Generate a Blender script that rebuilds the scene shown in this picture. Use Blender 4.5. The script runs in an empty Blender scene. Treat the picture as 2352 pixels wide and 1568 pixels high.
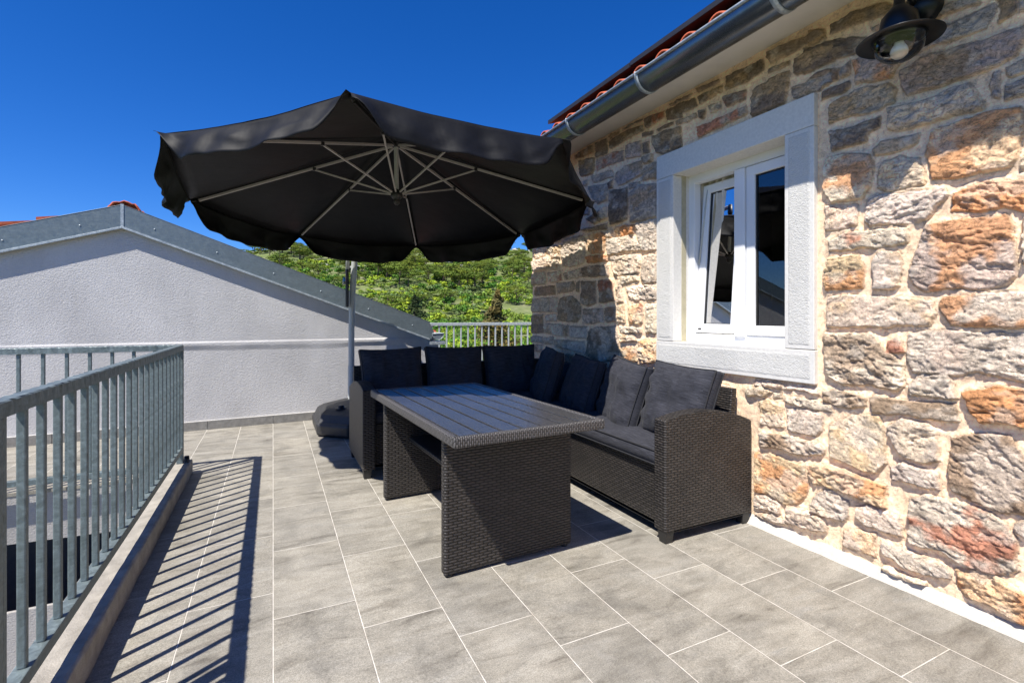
import bpy, bmesh, math, random
import numpy as np
from mathutils import Vector, Matrix
R = math.radians
random.seed(7); rng = np.random.default_rng(7)
sc = bpy.context.scene
col = sc.collection

# ---------------------------------------------------------------- camera, sky, sun, exposure
EYE = 1.147
YAW = 25.813
cd = bpy.data.cameras.new('camera'); cam = bpy.data.objects.new('camera', cd); col.objects.link(cam)
cam.location = (0, 0, EYE); cam.rotation_euler = (R(90), 0, R(-YAW))
cd.sensor_width = 36; cd.lens = 36*1135/2352; cd.shift_y = -57/2352
cd.clip_start = 0.05; cd.clip_end = 3000
sc.camera = cam

SUN_EL, SUN_AZ = 57.7, 33.0            # azimuth: light travels towards (+X cos, +Y sin)
L = Vector((math.cos(R(SUN_EL))*math.cos(R(SUN_AZ)), math.cos(R(SUN_EL))*math.sin(R(SUN_AZ)), -math.sin(R(SUN_EL))))
sd = bpy.data.lights.new('sun', 'SUN'); sun = bpy.data.objects.new('sun', sd); col.objects.link(sun)
sd.energy = 5.0; sd.angle = R(0.5); sd.color = (1.0, 0.955, 0.88)
sun.rotation_euler = L.to_track_quat('-Z', 'Y').to_euler(); sun.location = (-6, -4, 12)

w = bpy.data.worlds.new('World'); sc.world = w; w.use_nodes = True
nt = w.node_tree; nt.nodes.clear()
sky = nt.nodes.new('ShaderNodeTexSky'); sky.sky_type = 'NISHITA'; sky.sun_disc = False
sky.sun_elevation = R(SUN_EL); sky.sun_rotation = math.atan2(-L.x, -L.y)
sky.altitude = 600; sky.air_density = 0.9; sky.dust_density = 0.25; sky.ozone_density = 4.0
hs = nt.nodes.new('ShaderNodeHueSaturation'); hs.inputs['Saturation'].default_value = 1.33; hs.inputs['Value'].default_value = 1.0
bg = nt.nodes.new('ShaderNodeBackground'); bg.inputs[1].default_value = 0.102
wo = nt.nodes.new('ShaderNodeOutputWorld')
nt.links.new(sky.outputs[0], hs.inputs['Color']); 
tnt = nt.nodes.new('ShaderNodeMix'); tnt.data_type = 'RGBA'; tnt.blend_type = 'MULTIPLY'; tnt.inputs[0].default_value = 1; tnt.inputs[7].default_value = (.55, .72, 1.06, 1)
nt.links.new(hs.outputs[0], tnt.inputs[6]); nt.links.new(tnt.outputs[2], bg.inputs[0]); nt.links.new(bg.outputs[0], wo.inputs[0])
sc.view_settings.view_transform = 'Standard'; sc.view_settings.look = 'None'
sc.view_settings.exposure = 0.62; sc.view_settings.gamma = 1.0

# ---------------------------------------------------------------- helpers
def tag(o, label=None, cat=None, group=None, kind=None):
    if label: o['label'] = label
    if cat: o['category'] = cat
    if group: o['group'] = group
    if kind: o['kind'] = kind
    return o

def empty(name, loc, label, cat, group=None):
    o = bpy.data.objects.new(name, None); col.objects.link(o); o.location = loc; o.empty_display_size = .1
    return tag(o, label, cat, group)

def box_uv(me):
    nv = len(me.vertices); nl = len(me.loops)
    co = np.empty(nv*3, np.float32); me.vertices.foreach_get('co', co); co = co.reshape(-1, 3)
    vi = np.empty(nl, np.int32); me.loops.foreach_get('vertex_index', vi)
    npoly = len(me.polygons)
    nr = np.empty(npoly*3, np.float32); me.polygons.foreach_get('normal', nr); nr = np.abs(nr.reshape(-1, 3))
    lt = np.empty(npoly, np.int32); me.polygons.foreach_get('loop_total', lt)
    ax = np.repeat(nr.argmax(1), lt); p = co[vi]
    uv = np.where((ax == 0)[:, None], p[:, [1, 2]], np.where((ax == 1)[:, None], p[:, [0, 2]], p[:, [0, 1]]))
    l = me.uv_layers.new(name='uv'); l.data.foreach_set('uv', uv.astype(np.float32).ravel())

def wm(o):
    m = o.matrix_basis.copy()
    return wm(o.parent) @ o.matrix_parent_inverse @ m if o.parent else m
def attach(o, parent):          # geometry is given in world coordinates
    o.parent = parent; o.matrix_parent_inverse = wm(parent).inverted()

class MB:
    def __init__(s): s.v = []; s.f = []; s.sm = []
    def add(s, vs, fs, smooth=False):
        b = len(s.v); s.v += [tuple(v) for v in vs]; s.f += [tuple(i+b for i in f) for f in fs]; s.sm += [smooth]*len(fs); return s
    def box(s, x0, x1, y0, y1, z0, z1, bev=0.0, M=None, seg=2):
        if bev > 0:
            bm = bmesh.new(); bmesh.ops.create_cube(bm, size=1)
            for v in bm.verts:
                v.co = Vector(((x0+x1)/2+v.co.x*(x1-x0), (y0+y1)/2+v.co.y*(y1-y0), (z0+z1)/2+v.co.z*(z1-z0)))
            bmesh.ops.bevel(bm, geom=bm.edges[:], offset=bev, segments=seg, profile=.5, affect='EDGES')
            vs = [v.co.copy() for v in bm.verts]; bm.verts.index_update(); fs = [[v.index for v in f.verts] for f in bm.faces]; bm.free()
        else:
            vs = [Vector(p) for p in ((x0,y0,z0),(x1,y0,z0),(x1,y1,z0),(x0,y1,z0),(x0,y0,z1),(x1,y0,z1),(x1,y1,z1),(x0,y1,z1))]
            fs = [(3,2,1,0),(4,5,6,7),(0,1,5,4),(1,2,6,5),(2,3,7,6),(3,0,4,7)]
        if M is not None: vs = [M @ v for v in vs]
        return s.add(vs, fs)
    def tube(s, pts, r, n=12, cap=True):
        pts = [Vector(p) for p in pts]; rs = r if isinstance(r, (list, tuple)) else [r]*len(pts)
        vs = []; fs = []; up = None
        for i, p in enumerate(pts):
            d = (pts[min(i+1, len(pts)-1)]-pts[max(i-1, 0)]).normalized()
            if up is None:
                up = Vector((0, 0, 1)) if abs(d.z) < .9 else Vector((1, 0, 0))
            a = d.cross(up).normalized(); up = a.cross(d).normalized()
            for k in range(n):
                t = 2*math.pi*k/n; vs.append(p+(a*math.cos(t)+up*math.sin(t))*rs[i])
        for i in range(len(pts)-1):
            for k in range(n):
                k2 = (k+1) % n; fs.append((i*n+k, i*n+k2, (i+1)*n+k2, (i+1)*n+k))
        if cap: fs.append(tuple(range(n))[::-1]); fs.append(tuple((len(pts)-1)*n+k for k in range(n)))
        return s.add(vs, fs, True)
    def lathe(s, prof, c=(0, 0, 0), n=32, M=None, cap=False):
        vs = []; fs = []
        for r, z in prof:
            for k in range(n):
                t = 2*math.pi*k/n; v = Vector((c[0]+r*math.cos(t), c[1]+r*math.sin(t), c[2]+z)); vs.append(M @ v if M else v)
        for i in range(len(prof)-1):
            for k in range(n):
                k2 = (k+1) % n; fs.append((i*n+k, i*n+k2, (i+1)*n+k2, (i+1)*n+k))
        if cap: fs.append(tuple(range(n))[::-1]); fs.append(tuple((len(prof)-1)*n+k for k in range(n)))
        return s.add(vs, fs, True)
    def prism(s, poly, axis, a0, a1):
        # poly: 2D points; axis 'x': (y,z), 'y': (x,z), 'z': (x,y)
        def P(p, a): return {'x': (a, p[0], p[1]), 'y': (p[0], a, p[1]), 'z': (p[0], p[1], a)}[axis]
        n = len(poly); vs = [P(p, a0) for p in poly]+[P(p, a1) for p in poly]
        fs = [tuple(range(n))[::-1], tuple(range(n, 2*n))]+[(i, (i+1) % n, (i+1) % n+n, i+n) for i in range(n)]
        return s.add(vs, fs)
    def build(s, name, m, parent=None, bevel=0.0, uv=True, loc=None):
        me = bpy.data.meshes.new(name); me.from_pydata([tuple(v) for v in s.v], [], s.f)
        me.polygons.foreach_set('use_smooth', s.sm)
        bm = bmesh.new(); bm.from_mesh(me); bmesh.ops.recalc_face_normals(bm, faces=bm.faces); bm.to_mesh(me); bm.free()
        me.update()
        if uv: box_uv(me)
        me.materials.append(m)
        o = bpy.data.objects.new(name, me); col.objects.link(o)
        if parent is not None: attach(o, parent)
        if bevel > 0:
            b = o.modifiers.new('b', 'BEVEL'); b.width = bevel; b.segments = 2; b.limit_method = 'ANGLE'; b.angle_limit = R(40)
        return o

def raw_mesh(name, co, faces, m, parent=None, smooth=True, colors=None, uv=None):
    me = bpy.data.meshes.new(name)
    co = np.asarray(co, np.float32); faces = np.asarray(faces, np.int32); k = faces.shape[1]
    me.vertices.add(len(co)); me.vertices.foreach_set('co', co.ravel())
    me.loops.add(faces.size); me.loops.foreach_set('vertex_index', faces.ravel())
    me.polygons.add(len(faces)); me.polygons.foreach_set('loop_start', np.arange(0, faces.size, k, dtype=np.int32))
    me.polygons.foreach_set('loop_total', np.full(len(faces), k, np.int32))
    me.polygons.foreach_set('use_smooth', np.full(len(faces), smooth))
    if colors is not None:
        a = me.color_attributes.new('tint', 'FLOAT_COLOR', 'POINT'); a.data.foreach_set('color', np.asarray(colors, np.float32).ravel())
    me.update(calc_edges=True); me.validate()
    if uv is not None:
        l = me.uv_layers.new(name='uv'); l.data.foreach_set('uv', np.asarray(uv, np.float32)[faces.ravel()].ravel())
    me.materials.append(m)
    o = bpy.data.objects.new(name, me); col.objects.link(o)
    if parent is not None: attach(o, parent)
    return o

# numpy value noise
def vnoise(x, y, seed):
    xi = np.floor(x).astype(np.int64); yi = np.floor(y).astype(np.int64); fx = x-xi; fy = y-yi
    fx = fx*fx*(3-2*fx); fy = fy*fy*(3-2*fy)
    def hsh(a, b):
        n = (a*374761393+b*668265263+seed*1274126177) & 0xffffffff
        n = ((n ^ (n >> 13))*1274126177) & 0xffffffff
        return ((n ^ (n >> 16)) & 0xffff)/65535.0
    return (hsh(xi, yi)*(1-fx)+hsh(xi+1, yi)*fx)*(1-fy)+(hsh(xi, yi+1)*(1-fx)+hsh(xi+1, yi+1)*fx)*fy
def fbm(x, y, seed, o=4):
    s = 0; a = 1; t = 0
    for k in range(o):
        s = s+a*vnoise(x*2**k, y*2**k, seed+k*17); t += a; a *= .5
    return s/t

# ---------------------------------------------------------------- materials
class N:
    def __init__(s, name):
        s.m = bpy.data.materials.new(name); s.m.use_nodes = True; s.t = s.m.node_tree
        s.b = s.t.nodes['Principled BSDF']
    def n(s, ty, **k):
        x = s.t.nodes.new('ShaderNode'+ty)
        for a, v in k.items(): setattr(x, a, v)
        return x
    def l(s, a, b): s.t.links.new(a, b)
    def val(s, x, v):
        if isinstance(v, (int, float)): x.default_value = v
        elif isinstance(v, tuple): x.default_value = v
        else: s.l(v, x)
    def math(s, op, a, b=None, c=None):
        x = s.n('Math', operation=op); s.val(x.inputs[0], a)
        if b is not None: s.val(x.inputs[1], b)
        if c is not None: s.val(x.inputs[2], c)
        return x.outputs[0]
    def coord(s, kind='Object', scale=(1, 1, 1)):
        c = s.n('TexCoord'); mp = s.n('Mapping'); s.l(c.outputs[kind], mp.inputs[0]); mp.inputs['Scale'].default_value = scale
        return mp.outputs[0]
    def noise(s, vec, scale, detail=4, rough=.55, dist=0.0):
        x = s.n('TexNoise'); s.l(vec, x.inputs['Vector']); x.inputs['Scale'].default_value = scale
        x.inputs['Detail'].default_value = detail; x.inputs['Roughness'].default_value = rough; x.inputs['Distortion'].default_value = dist
        return x.outputs['Fac']
    def ramp(s, fac, stops):
        x = s.n('ValToRGB'); s.l(fac, x.inputs[0]); e = x.color_ramp.elements
        while len(e) < len(stops): e.new(.5)
        for i, (p, c) in enumerate(stops):
            e[i].position = p; e[i].color = (c[0], c[1], c[2], 1) if isinstance(c, tuple) else (c, c, c, 1)
        return x.outputs[0]
    def mix(s, fac, a, b, mode='MIX'):
        x = s.n('Mix', data_type='RGBA', blend_type=mode); s.val(x.inputs[0], fac)
        for i, v in ((6, a), (7, b)):
            if isinstance(v, tuple): x.inputs[i].default_value = (v[0], v[1], v[2], 1)
            else: s.l(v, x.inputs[i])
        return x.outputs[2]
    def bump(s, h, dist, strength=1.0, prev=None):
        x = s.n('Bump'); s.l(h, x.inputs['Height']); x.inputs['Distance'].default_value = dist; x.inputs['Strength'].default_value = strength
        if prev is not None: s.l(prev, x.inputs['Normal'])
        return x.outputs[0]
    def fin(s, color=None, rough=.7, metal=0.0, normal=None, **k):
        if color is not None:
            if isinstance(color, tuple): s.b.inputs['Base Color'].default_value = (*color, 1)
            else: s.l(color, s.b.inputs['Base Color'])
        s.val(s.b.inputs['Roughness'], rough); s.val(s.b.inputs['Metallic'], metal)
        if normal is not None: s.l(normal, s.b.inputs['Normal'])
        for a, v in k.items(): s.val(s.b.inputs[a.replace('_', ' ')], v)
        return s.m

def simple(name, c, rough=.6, metal=0.0, var=.12, scale=20, bump=0.0, bscale=200, **k):
    q = N(name); o = q.coord()
    f = q.noise(o, scale, 5, .6)
    lo = tuple(x*(1-var) for x in c); hi = tuple(min(1, x*(1+var)) for x in c)
    cc = q.ramp(f, [(.3, lo), (.7, hi)])
    nm = q.bump(q.noise(o, bscale, 3), bump) if bump else None
    return q.fin(cc, rough, metal, nm, **k)

def mat_tiles():
    q = N('floor_tiles'); c = q.n('TexCoord'); sp = q.n('SeparateXYZ'); q.l(c.outputs['Object'], sp.inputs[0])
    x, y = sp.outputs[0], sp.outputs[1]
    W, LN = .3005, .6005
    ux = q.math('DIVIDE', x, W); ci = q.math('FLOOR', ux); fx = q.math('FRACT', ux)
    yy = q.math('ADD', q.math('SUBTRACT', y, 2.079), q.math('MULTIPLY', ci, LN/3))
    uy = q.math('DIVIDE', yy, LN); ri = q.math('FLOOR', uy); fy = q.math('FRACT', uy)
    dx = q.math('MULTIPLY', q.math('MINIMUM', fx, q.math('SUBTRACT', 1.0, fx)), W)
    dy = q.math('MULTIPLY', q.math('MINIMUM', fy, q.math('SUBTRACT', 1.0, fy)), LN)
    wob = q.math('MULTIPLY', q.math('SUBTRACT', q.noise(c.outputs['Object'], 30, 3), .5), .0012)
    d = q.math('ADD', q.math('MINIMUM', dx, dy), wob)
    g = q.n('MapRange'); q.l(d, g.inputs[0]); g.inputs[1].default_value = .0012; g.inputs[2].default_value = .0026
    g.inputs[3].default_value = 1; g.inputs[4].default_value = 0
    grout = g.outputs[0]
    cmb = q.n('CombineXYZ'); q.l(ci, cmb.inputs[0]); q.l(ri, cmb.inputs[1])
    wn = q.n('TexWhiteNoise'); wn.noise_dimensions = '2D'; q.l(cmb.outputs[0], wn.inputs['Vector'])
    sc_ = q.n('VectorMath', operation='SCALE'); q.l(wn.outputs['Color'], sc_.inputs[0]); sc_.inputs['Scale'].default_value = 9.0
    ad = q.n('VectorMath', operation='ADD'); q.l(c.outputs['Object'], ad.inputs[0]); q.l(sc_.outputs[0], ad.inputs[1])
    mp = q.n('Mapping'); q.l(ad.outputs[0], mp.inputs[0]); mp.inputs['Rotation'].default_value = (0, 0, R(-28)); mp.inputs['Scale'].default_value = (1.2, 4.5, 1)
    vein = q.noise(mp.outputs[0], 2.6, 7, .62, 1.1)
    cloud = q.noise(ad.outputs[0], 5.5, 5, .6, .4)
    speck = q.noise(ad.outputs[0], 230, 4, .8)
    fine = q.noise(ad.outputs[0], 90, 4, .7)
    c1 = q.ramp(vein, [(.28, (.14, .127, .107)), (.42, (.236, .221, .190)), (.60, (.292, .276, .242)), (.8, (.255, .25, .236))])
    c2 = q.mix(.6, c1, q.ramp(cloud, [(.3, (.6, .6, .6)), (.5, (1.12, 1.11, 1.09)), (.75, (1.4, 1.38, 1.35))]), 'MULTIPLY')
    fv = q.noise(mp.outputs[0], 13, 6, .72, 2.2)
    c2 = q.mix(.75, c2, q.ramp(fv, [(.30, (.70, .68, .65)), (.45, (1, 1, 1)), (.6, (1.03, 1.02, 1.0)), (.75, (1.16, 1.15, 1.12))]), 'MULTIPLY')
    rust = q.ramp(q.noise(mp.outputs[0], 9, 6, .7, 2.0), [(.66, (1, 1, 1)), (.74, (.95, .8, .66))])
    c2 = q.mix(.7, c2, rust, 'MULTIPLY')
    c3 = q.mix(.75, c2, q.ramp(speck, [(.32, (.42, .41, .39)), (.5, (1, 1, 1)), (.68, (1.6, 1.6, 1.6))]), 'MULTIPLY')
    c3 = q.mix(.6, c3, q.ramp(fine, [(.3, (.75, .75, .75)), (.65, (1.12, 1.12, 1.12))]), 'MULTIPLY')
    dusty = q.ramp(q.noise(c.outputs['Object'], 60, 5, .8), [(.68, (0, 0, 0)), (.78, (1, 1, 1))])
    c3 = q.mix(q.math('MULTIPLY', dusty, q.ramp(q.noise(c.outputs['Object'], 2.1, 3), [(.5, 0.0), (.7, .55)])), c3, (.6, .58, .53))
    st = q.noise(c.outputs['Object'], .9, 6, .65, .6)
    c3 = q.mix(.8, c3, q.ramp(st, [(.35, (.82, .81, .79)), (.5, (1, 1, 1)), (.68, (1.08, 1.07, 1.06))]), 'MULTIPLY')
    tv = q.ramp(wn.outputs['Value'], [(0, (.9, .9, .9)), (1, (1.1, 1.09, 1.07))])
    c4 = q.mix(1.0, c3, tv, 'MULTIPLY')
    gcol = q.ramp(q.noise(c.outputs['Object'], 14, 4, .7), [(.3, (.46, .41, .34)), (.6, (.68, .64, .57))])
    colr = q.mix(grout, c4, gcol)
    hgt = q.math('ADD', q.math('MULTIPLY', grout, -.8), q.math('ADD', q.math('MULTIPLY', speck, .25), q.math('MULTIPLY', vein, .5)))
    return q.fin(colr, q.ramp(cloud, [(0, .55), (1, .75)]), 0, q.bump(hgt, .0018))

def mat_wicker(name='wicker', bw=.042, rh=.0128, c_hi=(.045, .040, .037), c_lo=(.0025, .002, .002), swap=False):
    q = N(name); c = q.n('TexCoord'); sp = q.n('SeparateXYZ'); q.l(c.outputs['UV'], sp.inputs[0])
    u, v = (sp.outputs[1], sp.outputs[0]) if swap else (sp.outputs[0], sp.outputs[1])
    wv = q.math('DIVIDE', v, rh); row = q.math('FLOOR', wv); fy = q.math('FRACT', wv)
    par = q.math('MULTIPLY', q.math('MODULO', q.math('ABSOLUTE', row), 2.0), .5)
    uu = q.math('ADD', q.math('DIVIDE', u, bw), par); fx = q.math('FRACT', uu); cix = q.math('FLOOR', uu)
    hy = q.math('POWER', q.math('SINE', q.math('MULTIPLY', fy, math.pi)), .45)
    hx = q.math('POWER', q.math('SINE', q.math('MULTIPLY', fx, math.pi)), .3)
    h = q.math('MULTIPLY', hx, hy)
    cmb = q.n('CombineXYZ'); q.l(cix, cmb.inputs[0]); q.l(row, cmb.inputs[1])
    wn = q.n('TexWhiteNoise'); wn.noise_dimensions = '2D'; q.l(cmb.outputs[0], wn.inputs['Vector'])
    base = q.ramp(h, [(.30, c_lo), (.82, c_hi)])
    base = q.mix(.55, base, q.ramp(wn.outputs['Value'], [(0, (.65, .65, .65)), (1, (1.35, 1.33, 1.3))]), 'MULTIPLY')
    dust = q.ramp(q.noise(c.outputs['Object'], 7, 5, .7), [(.35, (.75, .75, .75)), (.75, (1.5, 1.46, 1.4))])
    base = q.mix(.6, base, dust, 'MULTIPLY')
    return q.fin(base, .42, 0, q.bump(h, .006, 1.0), Specular_IOR_Level=.4)

def mat_wrap(name, axis):
    q = N(name); c = q.n('TexCoord'); sp = q.n('SeparateXYZ'); q.l(c.outputs['Object'], sp.inputs[0])
    u = sp.outputs[axis]; z = q.math('ADD', sp.outputs[2], q.math('MULTIPLY', sp.outputs[1-axis], 1.0))
    w_ = q.math('DIVIDE', u, .0095 if axis == 0 else .016); row = q.math('FLOOR', w_); fx = q.math('FRACT', w_)
    par = q.math('MULTIPLY', q.math('MODULO', q.math('ABSOLUTE', row), 2.0), .5)
    fz = q.math('FRACT', q.math('ADD', q.math('DIVIDE', z, .022), par))
    hh = q.math('MULTIPLY', q.math('POWER', q.math('SINE', q.math('MULTIPLY', fx, math.pi)), .5), q.math('POWER', q.math('SINE', q.math('MULTIPLY', fz, math.pi)), .25))
    b = q.ramp(hh, [(.35, (.004, .0035, .003)), (.85, (.12, .112, .108))])
    b = q.mix(.5, b, q.ramp(q.noise(c.outputs['Object'], 60, 3), [(.3, (.6, .6, .6)), (.7, (1.5, 1.5, 1.5))]), 'MULTIPLY')
    return q.fin(b, .38, 0, q.bump(hh, .005, 1.0))

def mat_fabric(name, hi, lo, streak=True):
    q = N(name); o = q.coord('UV', (11, 190, 1)); o2 = q.coord('UV', (1, 1, 1))
    s = q.noise(o, 1.0, 3, .8)
    wv = q.noise(q.coord('UV', (700, 700, 1)), 1.0, 2)
    f = q.math('ADD', q.math('MULTIPLY', s, .75), q.math('MULTIPLY', wv, .25))
    c = q.ramp(f, [(.34, lo), (.52, tuple((a+b)/2*.9 for a, b in zip(hi, lo))), (.68, hi)])
    c = q.mix(.6, c, q.ramp(q.noise(o2, 4.5, 4), [(.3, (.75, .75, .75)), (.7, (1.2, 1.2, 1.22))]), 'MULTIPLY')
    wr = q.noise(o2, 9, 3, .5, .6)
    n1 = q.bump(wr, .012, .6); n2 = q.bump(wv, .0008, .8, n1)
    return q.fin(c, .85, 0, n2, Sheen_Weight=.05, Specular_IOR_Level=.2)

def mat_stone():
    q = N('rubble_masonry'); a = q.n('Attribute'); a.attribute_name = 'tint'
    o = q.coord()
    n1 = q.noise(o, 38, 8, .72, .6); n2 = q.noise(o, 210, 5, .7); n3 = q.noise(o, 11, 5, .6, 1.0)
    c = q.mix(.85, a.outputs['Color'], q.ramp(n1, [(.30, (.55, .53, .50)), (.46, (1.08, 1.06, 1.03)), (.68, (1.55, 1.52, 1.46))]), 'MULTIPLY')
    c = q.mix(.6, c, q.ramp(n2, [(.3, (.7, .7, .7)), (.7, (1.25, 1.25, 1.25))]), 'MULTIPLY')
    c = q.mix(.5, c, q.ramp(n3, [(.3, (.80, .80, .82)), (.7, (1.22, 1.19, 1.12))]), 'MULTIPLY')
    c = q.mix(1.0, c, (1.36, 1.275, 1.18), 'MULTIPLY')
    stone = a.outputs['Alpha']
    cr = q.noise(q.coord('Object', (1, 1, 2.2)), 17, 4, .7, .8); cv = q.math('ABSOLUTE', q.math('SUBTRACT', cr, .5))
    crack_shade = q.ramp(cv, [(0, (.38, .34, .30)), (.016, (1, 1, 1))])  # shade of narrow crevices, painted as dark lines into the stone colour
    c = q.mix(q.math('MULTIPLY', stone, .75), c, crack_shade, 'MULTIPLY')
    h = q.math('MULTIPLY', q.math('ADD', q.math('ADD', n1, q.math('MULTIPLY', q.math('MINIMUM', cv, .03), 9.0)), q.math('MULTIPLY', n2, .3)), q.math('ADD', q.math('MULTIPLY', stone, .8), .2))
    g = q.noise(o, 330, 2, .8)
    n = q.bump(h, .018, 1.0); n = q.bump(g, .003, 1.0, n)
    return q.fin(c, .85, 0, n)

def mat_stucco(name, c, amp=.004, scale=110):
    q = N(name); o = q.coord('Object', (.55, .55, 1.0))
    n1 = q.noise(o, scale, 4, .65, .4); n2 = q.noise(q.coord(), 1.3, 6, .6, .5); n3 = q.noise(q.coord('Object', (1, 1, .25)), 5, 5, .6)
    cc = q.ramp(n2, [(.3, tuple(x*.9 for x in c)), (.7, tuple(min(1, x*1.06) for x in c))])
    cc = q.mix(.6, cc, q.ramp(n3, [(.3, (.84, .84, .84)), (.7, (1.06, 1.06, 1.06))]), 'MULTIPLY')
    cc = q.mix(.6, cc, q.ramp(n1, [(.3, (.86, .86, .87)), (.7, (1.06, 1.06, 1.06))]), 'MULTIPLY')
    return q.fin(cc, .9, 0, q.bump(n1, amp, 1.0))

def mat_galv(name, c=(.30, .35, .37), rough=.5, metal=.35, k=.45):
    q = N(name); o = q.coord()
    v = q.n('TexVoronoi'); q.l(o, v.inputs['Vector']); v.inputs['Scale'].default_value = 95
    n = q.noise(o, 26, 5, .65, 1.0); n2 = q.noise(q.coord('Object', (1, 1, 8)), 12, 4, .7)
    sep = q.n('SeparateColor'); q.l(v.outputs['Color'], sep.inputs[0])
    cc = q.ramp(n, [(.3, tuple(x*(.68 if k > .3 else .86) for x in c)), (.7, tuple(x*(1.3 if k > .3 else 1.13) for x in c))])
    cc = q.mix(k, cc, q.ramp(sep.outputs[0], [(0, (.75, .75, .75)), (1, (1.25, 1.25, 1.25))]), 'MULTIPLY')
    cc = q.mix(.35, cc, q.ramp(n2, [(.45, (1, 1, 1)), (.75, (1.5, 1.5, 1.48))]), 'MULTIPLY')
    return q.fin(cc, q.ramp(n, [(.3, rough-.1), (.7, rough+.15)]), metal, q.bump(n, .003, .5 if k > .3 else (.12 if k > .1 else .02)))

def mat_foliage(name, c, var=.5, rough=.75):
    q = N(name); o = q.coord(); a = q.n('Attribute'); a.attribute_name = 'tint'
    f = q.noise(o, 1.1, 5, .7)
    cc = q.mix(1.0, (c[0], c[1], c[2]), a.outputs['Color'], 'MULTIPLY')
    cc = q.mix(.6, cc, q.ramp(f, [(.3, (.6, .6, .6)), (.7, (1.35, 1.35, 1.3))]), 'MULTIPLY')
    oi = q.n('ObjectInfo')
    cc = q.mix(.7, cc, q.ramp(oi.outputs['Random'], [(0, (.8, .85, .8)), (1, (1.25, 1.15, 1.0))]), 'MULTIPLY')
    return q.fin(cc, rough, 0, None, Specular_IOR_Level=.2)

def mat_hill():
    q = N('hill_ground'); o = q.coord()
    a = q.noise(o, .06, 8, .65, .8); b = q.noise(o, .5, 6, .7)
    c = q.ramp(a, [(.3, (.09, .13, .03)), (.46, (.14, .18, .05)), (.56, (.17, .20, .07)), (.68, (.30, .28, .18)), (.8, (.42, .40, .36))])
    c = q.mix(.7, c, q.ramp(b, [(.3, (.5, .55, .45)), (.7, (1.3, 1.25, 1.2))]), 'MULTIPLY')
    return q.fin(c, .95, 0, q.bump(b, .6))

M = dict(
    tiles=mat_tiles(), wicker=mat_wicker(), wicker_rim=mat_wrap('wicker_wrap_across', 0), wicker_rim_x=mat_wrap('wicker_wrap_along', 1),
    cushion=mat_fabric('cushion_fabric', (.068, .070, .085), (.011, .011, .015)), piping=simple('piping', (.018, .018, .021), .8),
    canopy=simple('canopy_cloth', (.0034, .0035, .0044), .6, 0, .3, 6, .006, 5, Specular_IOR_Level=.24),
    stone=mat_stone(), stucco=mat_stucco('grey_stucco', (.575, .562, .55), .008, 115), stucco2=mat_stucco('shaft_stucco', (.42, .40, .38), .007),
    limestone=mat_stucco('hammered_limestone', (.70, .68, .63), .006, 190), limeflat=simple('sawn_limestone', (.69, .665, .615), .8, 0, .08, 60, .0006, 300),
    soffit=simple('soffit_render', (.74, .70, .63), .9, 0, .06, 6, .0012, 260), mortar=simple('white_mortar', (.52, .485, .42), .9, 0, .10, 30, .003, 120),
    concrete=simple('concrete', (.34, .31, .265), .9, 0, .25, 14, .003, 160), skirting=simple('skirting_tile', (.21, .20, .18), .6, 0, .22, 24, .0008, 200),
    galv=mat_galv('galvanised_steel', (.15, .185, .19), .5, .3), zinc=mat_galv('zinc_sheet', (.155, .19, .205), .42, .35, .12), galv_bright=mat_galv('bright_galvanised', (.42, .46, .46), .45, .1, .2), zinc_light=mat_galv('zinc_edge', (.36, .40, .42), .45, .3),
    gutter=simple('gutter_metal', (.19, .215, .24), .27, .8, .10, 25), pvc=simple('white_plastic', (.80, .80, .80), .3, 0, .02, 5),
    gasket=simple('rubber', (.02, .02, .02), .6), alu=simple('grey_aluminium', (.47, .49, .47), .45, 0, .06, 8),
    ribs=simple('rib_metal', (.40, .375, .36), .45, .1, .06, 8), blackp=simple('black_plastic', (.018, .018, .019), .45, 0, .2, 12, .0008, 180),
    basep=simple('tank_plastic', (.028, .028, .029), .5, 0, .3, 10, .0015, 150), blackm=simple('black_metal', (.012, .012, .012), .35, .3, .2, 20),
    terracotta=simple('terracotta', (.43, .085, .03), .75, 0, .3, 9, .002, 90), darktile=simple('dark_red_board', (.05, .011, .011), .7, 0, .35, 12, .001, 80),
    panel=simple('dark_edge', (.03, .03, .033), .5, .2), dark=simple('shadow_hollow_dark', (.13, .11, .10), .9), curtain=simple('curtain_cloth', (.72, .66, .58), .9, 0, .1, 8),
    bulb=simple('bulb_white', (.85, .85, .82), .35, 0, .02), foot=simple('foot_plastic', (.02, .019, .018), .5),
    bark=simple('bark', (.12, .09, .06), .95, 0, .3, 8), pine=mat_foliage('pine_foliage', (.125, .18, .03)), scrub=mat_foliage('scrub_foliage', (.155, .25, .065)),
    dconifer=mat_foliage('dark_conifer', (.03, .05, .02)), bconifer=mat_foliage('brown_conifer', (.115, .10, .04)), hill=mat_hill(),
    rock=simple('limestone_rock', (.50, .48, .45), .95, 0, .3, 1.2, .3, 2), blue=simple('blue_plastic', (.03, .2, .5), .4),
)
def mat_slat():
    q = N('slat_top'); c = q.n('TexCoord'); sp = q.n('SeparateXYZ'); q.l(c.outputs['UV'], sp.inputs[0])
    o = q.coord('UV', (1, 1, 1)); n = q.noise(q.coord('UV', (150, 85, 1)), 1.0, 3, .7, .6); n2 = q.noise(o, 5, 4)
    cc = q.ramp(n, [(.36, (.016, .016, .017)), (.5, (.042, .042, .044)), (.66, (.12, .12, .124))])
    cc = q.mix(.6, cc, q.ramp(n2, [(.3, (.8, .8, .8)), (.7, (1.15, 1.15, 1.15))]), 'MULTIPLY')
    return q.fin(cc, .27, 0, q.bump(n, .0012, .7), Specular_IOR_Level=.8)
M['slat'] = mat_slat()
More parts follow.
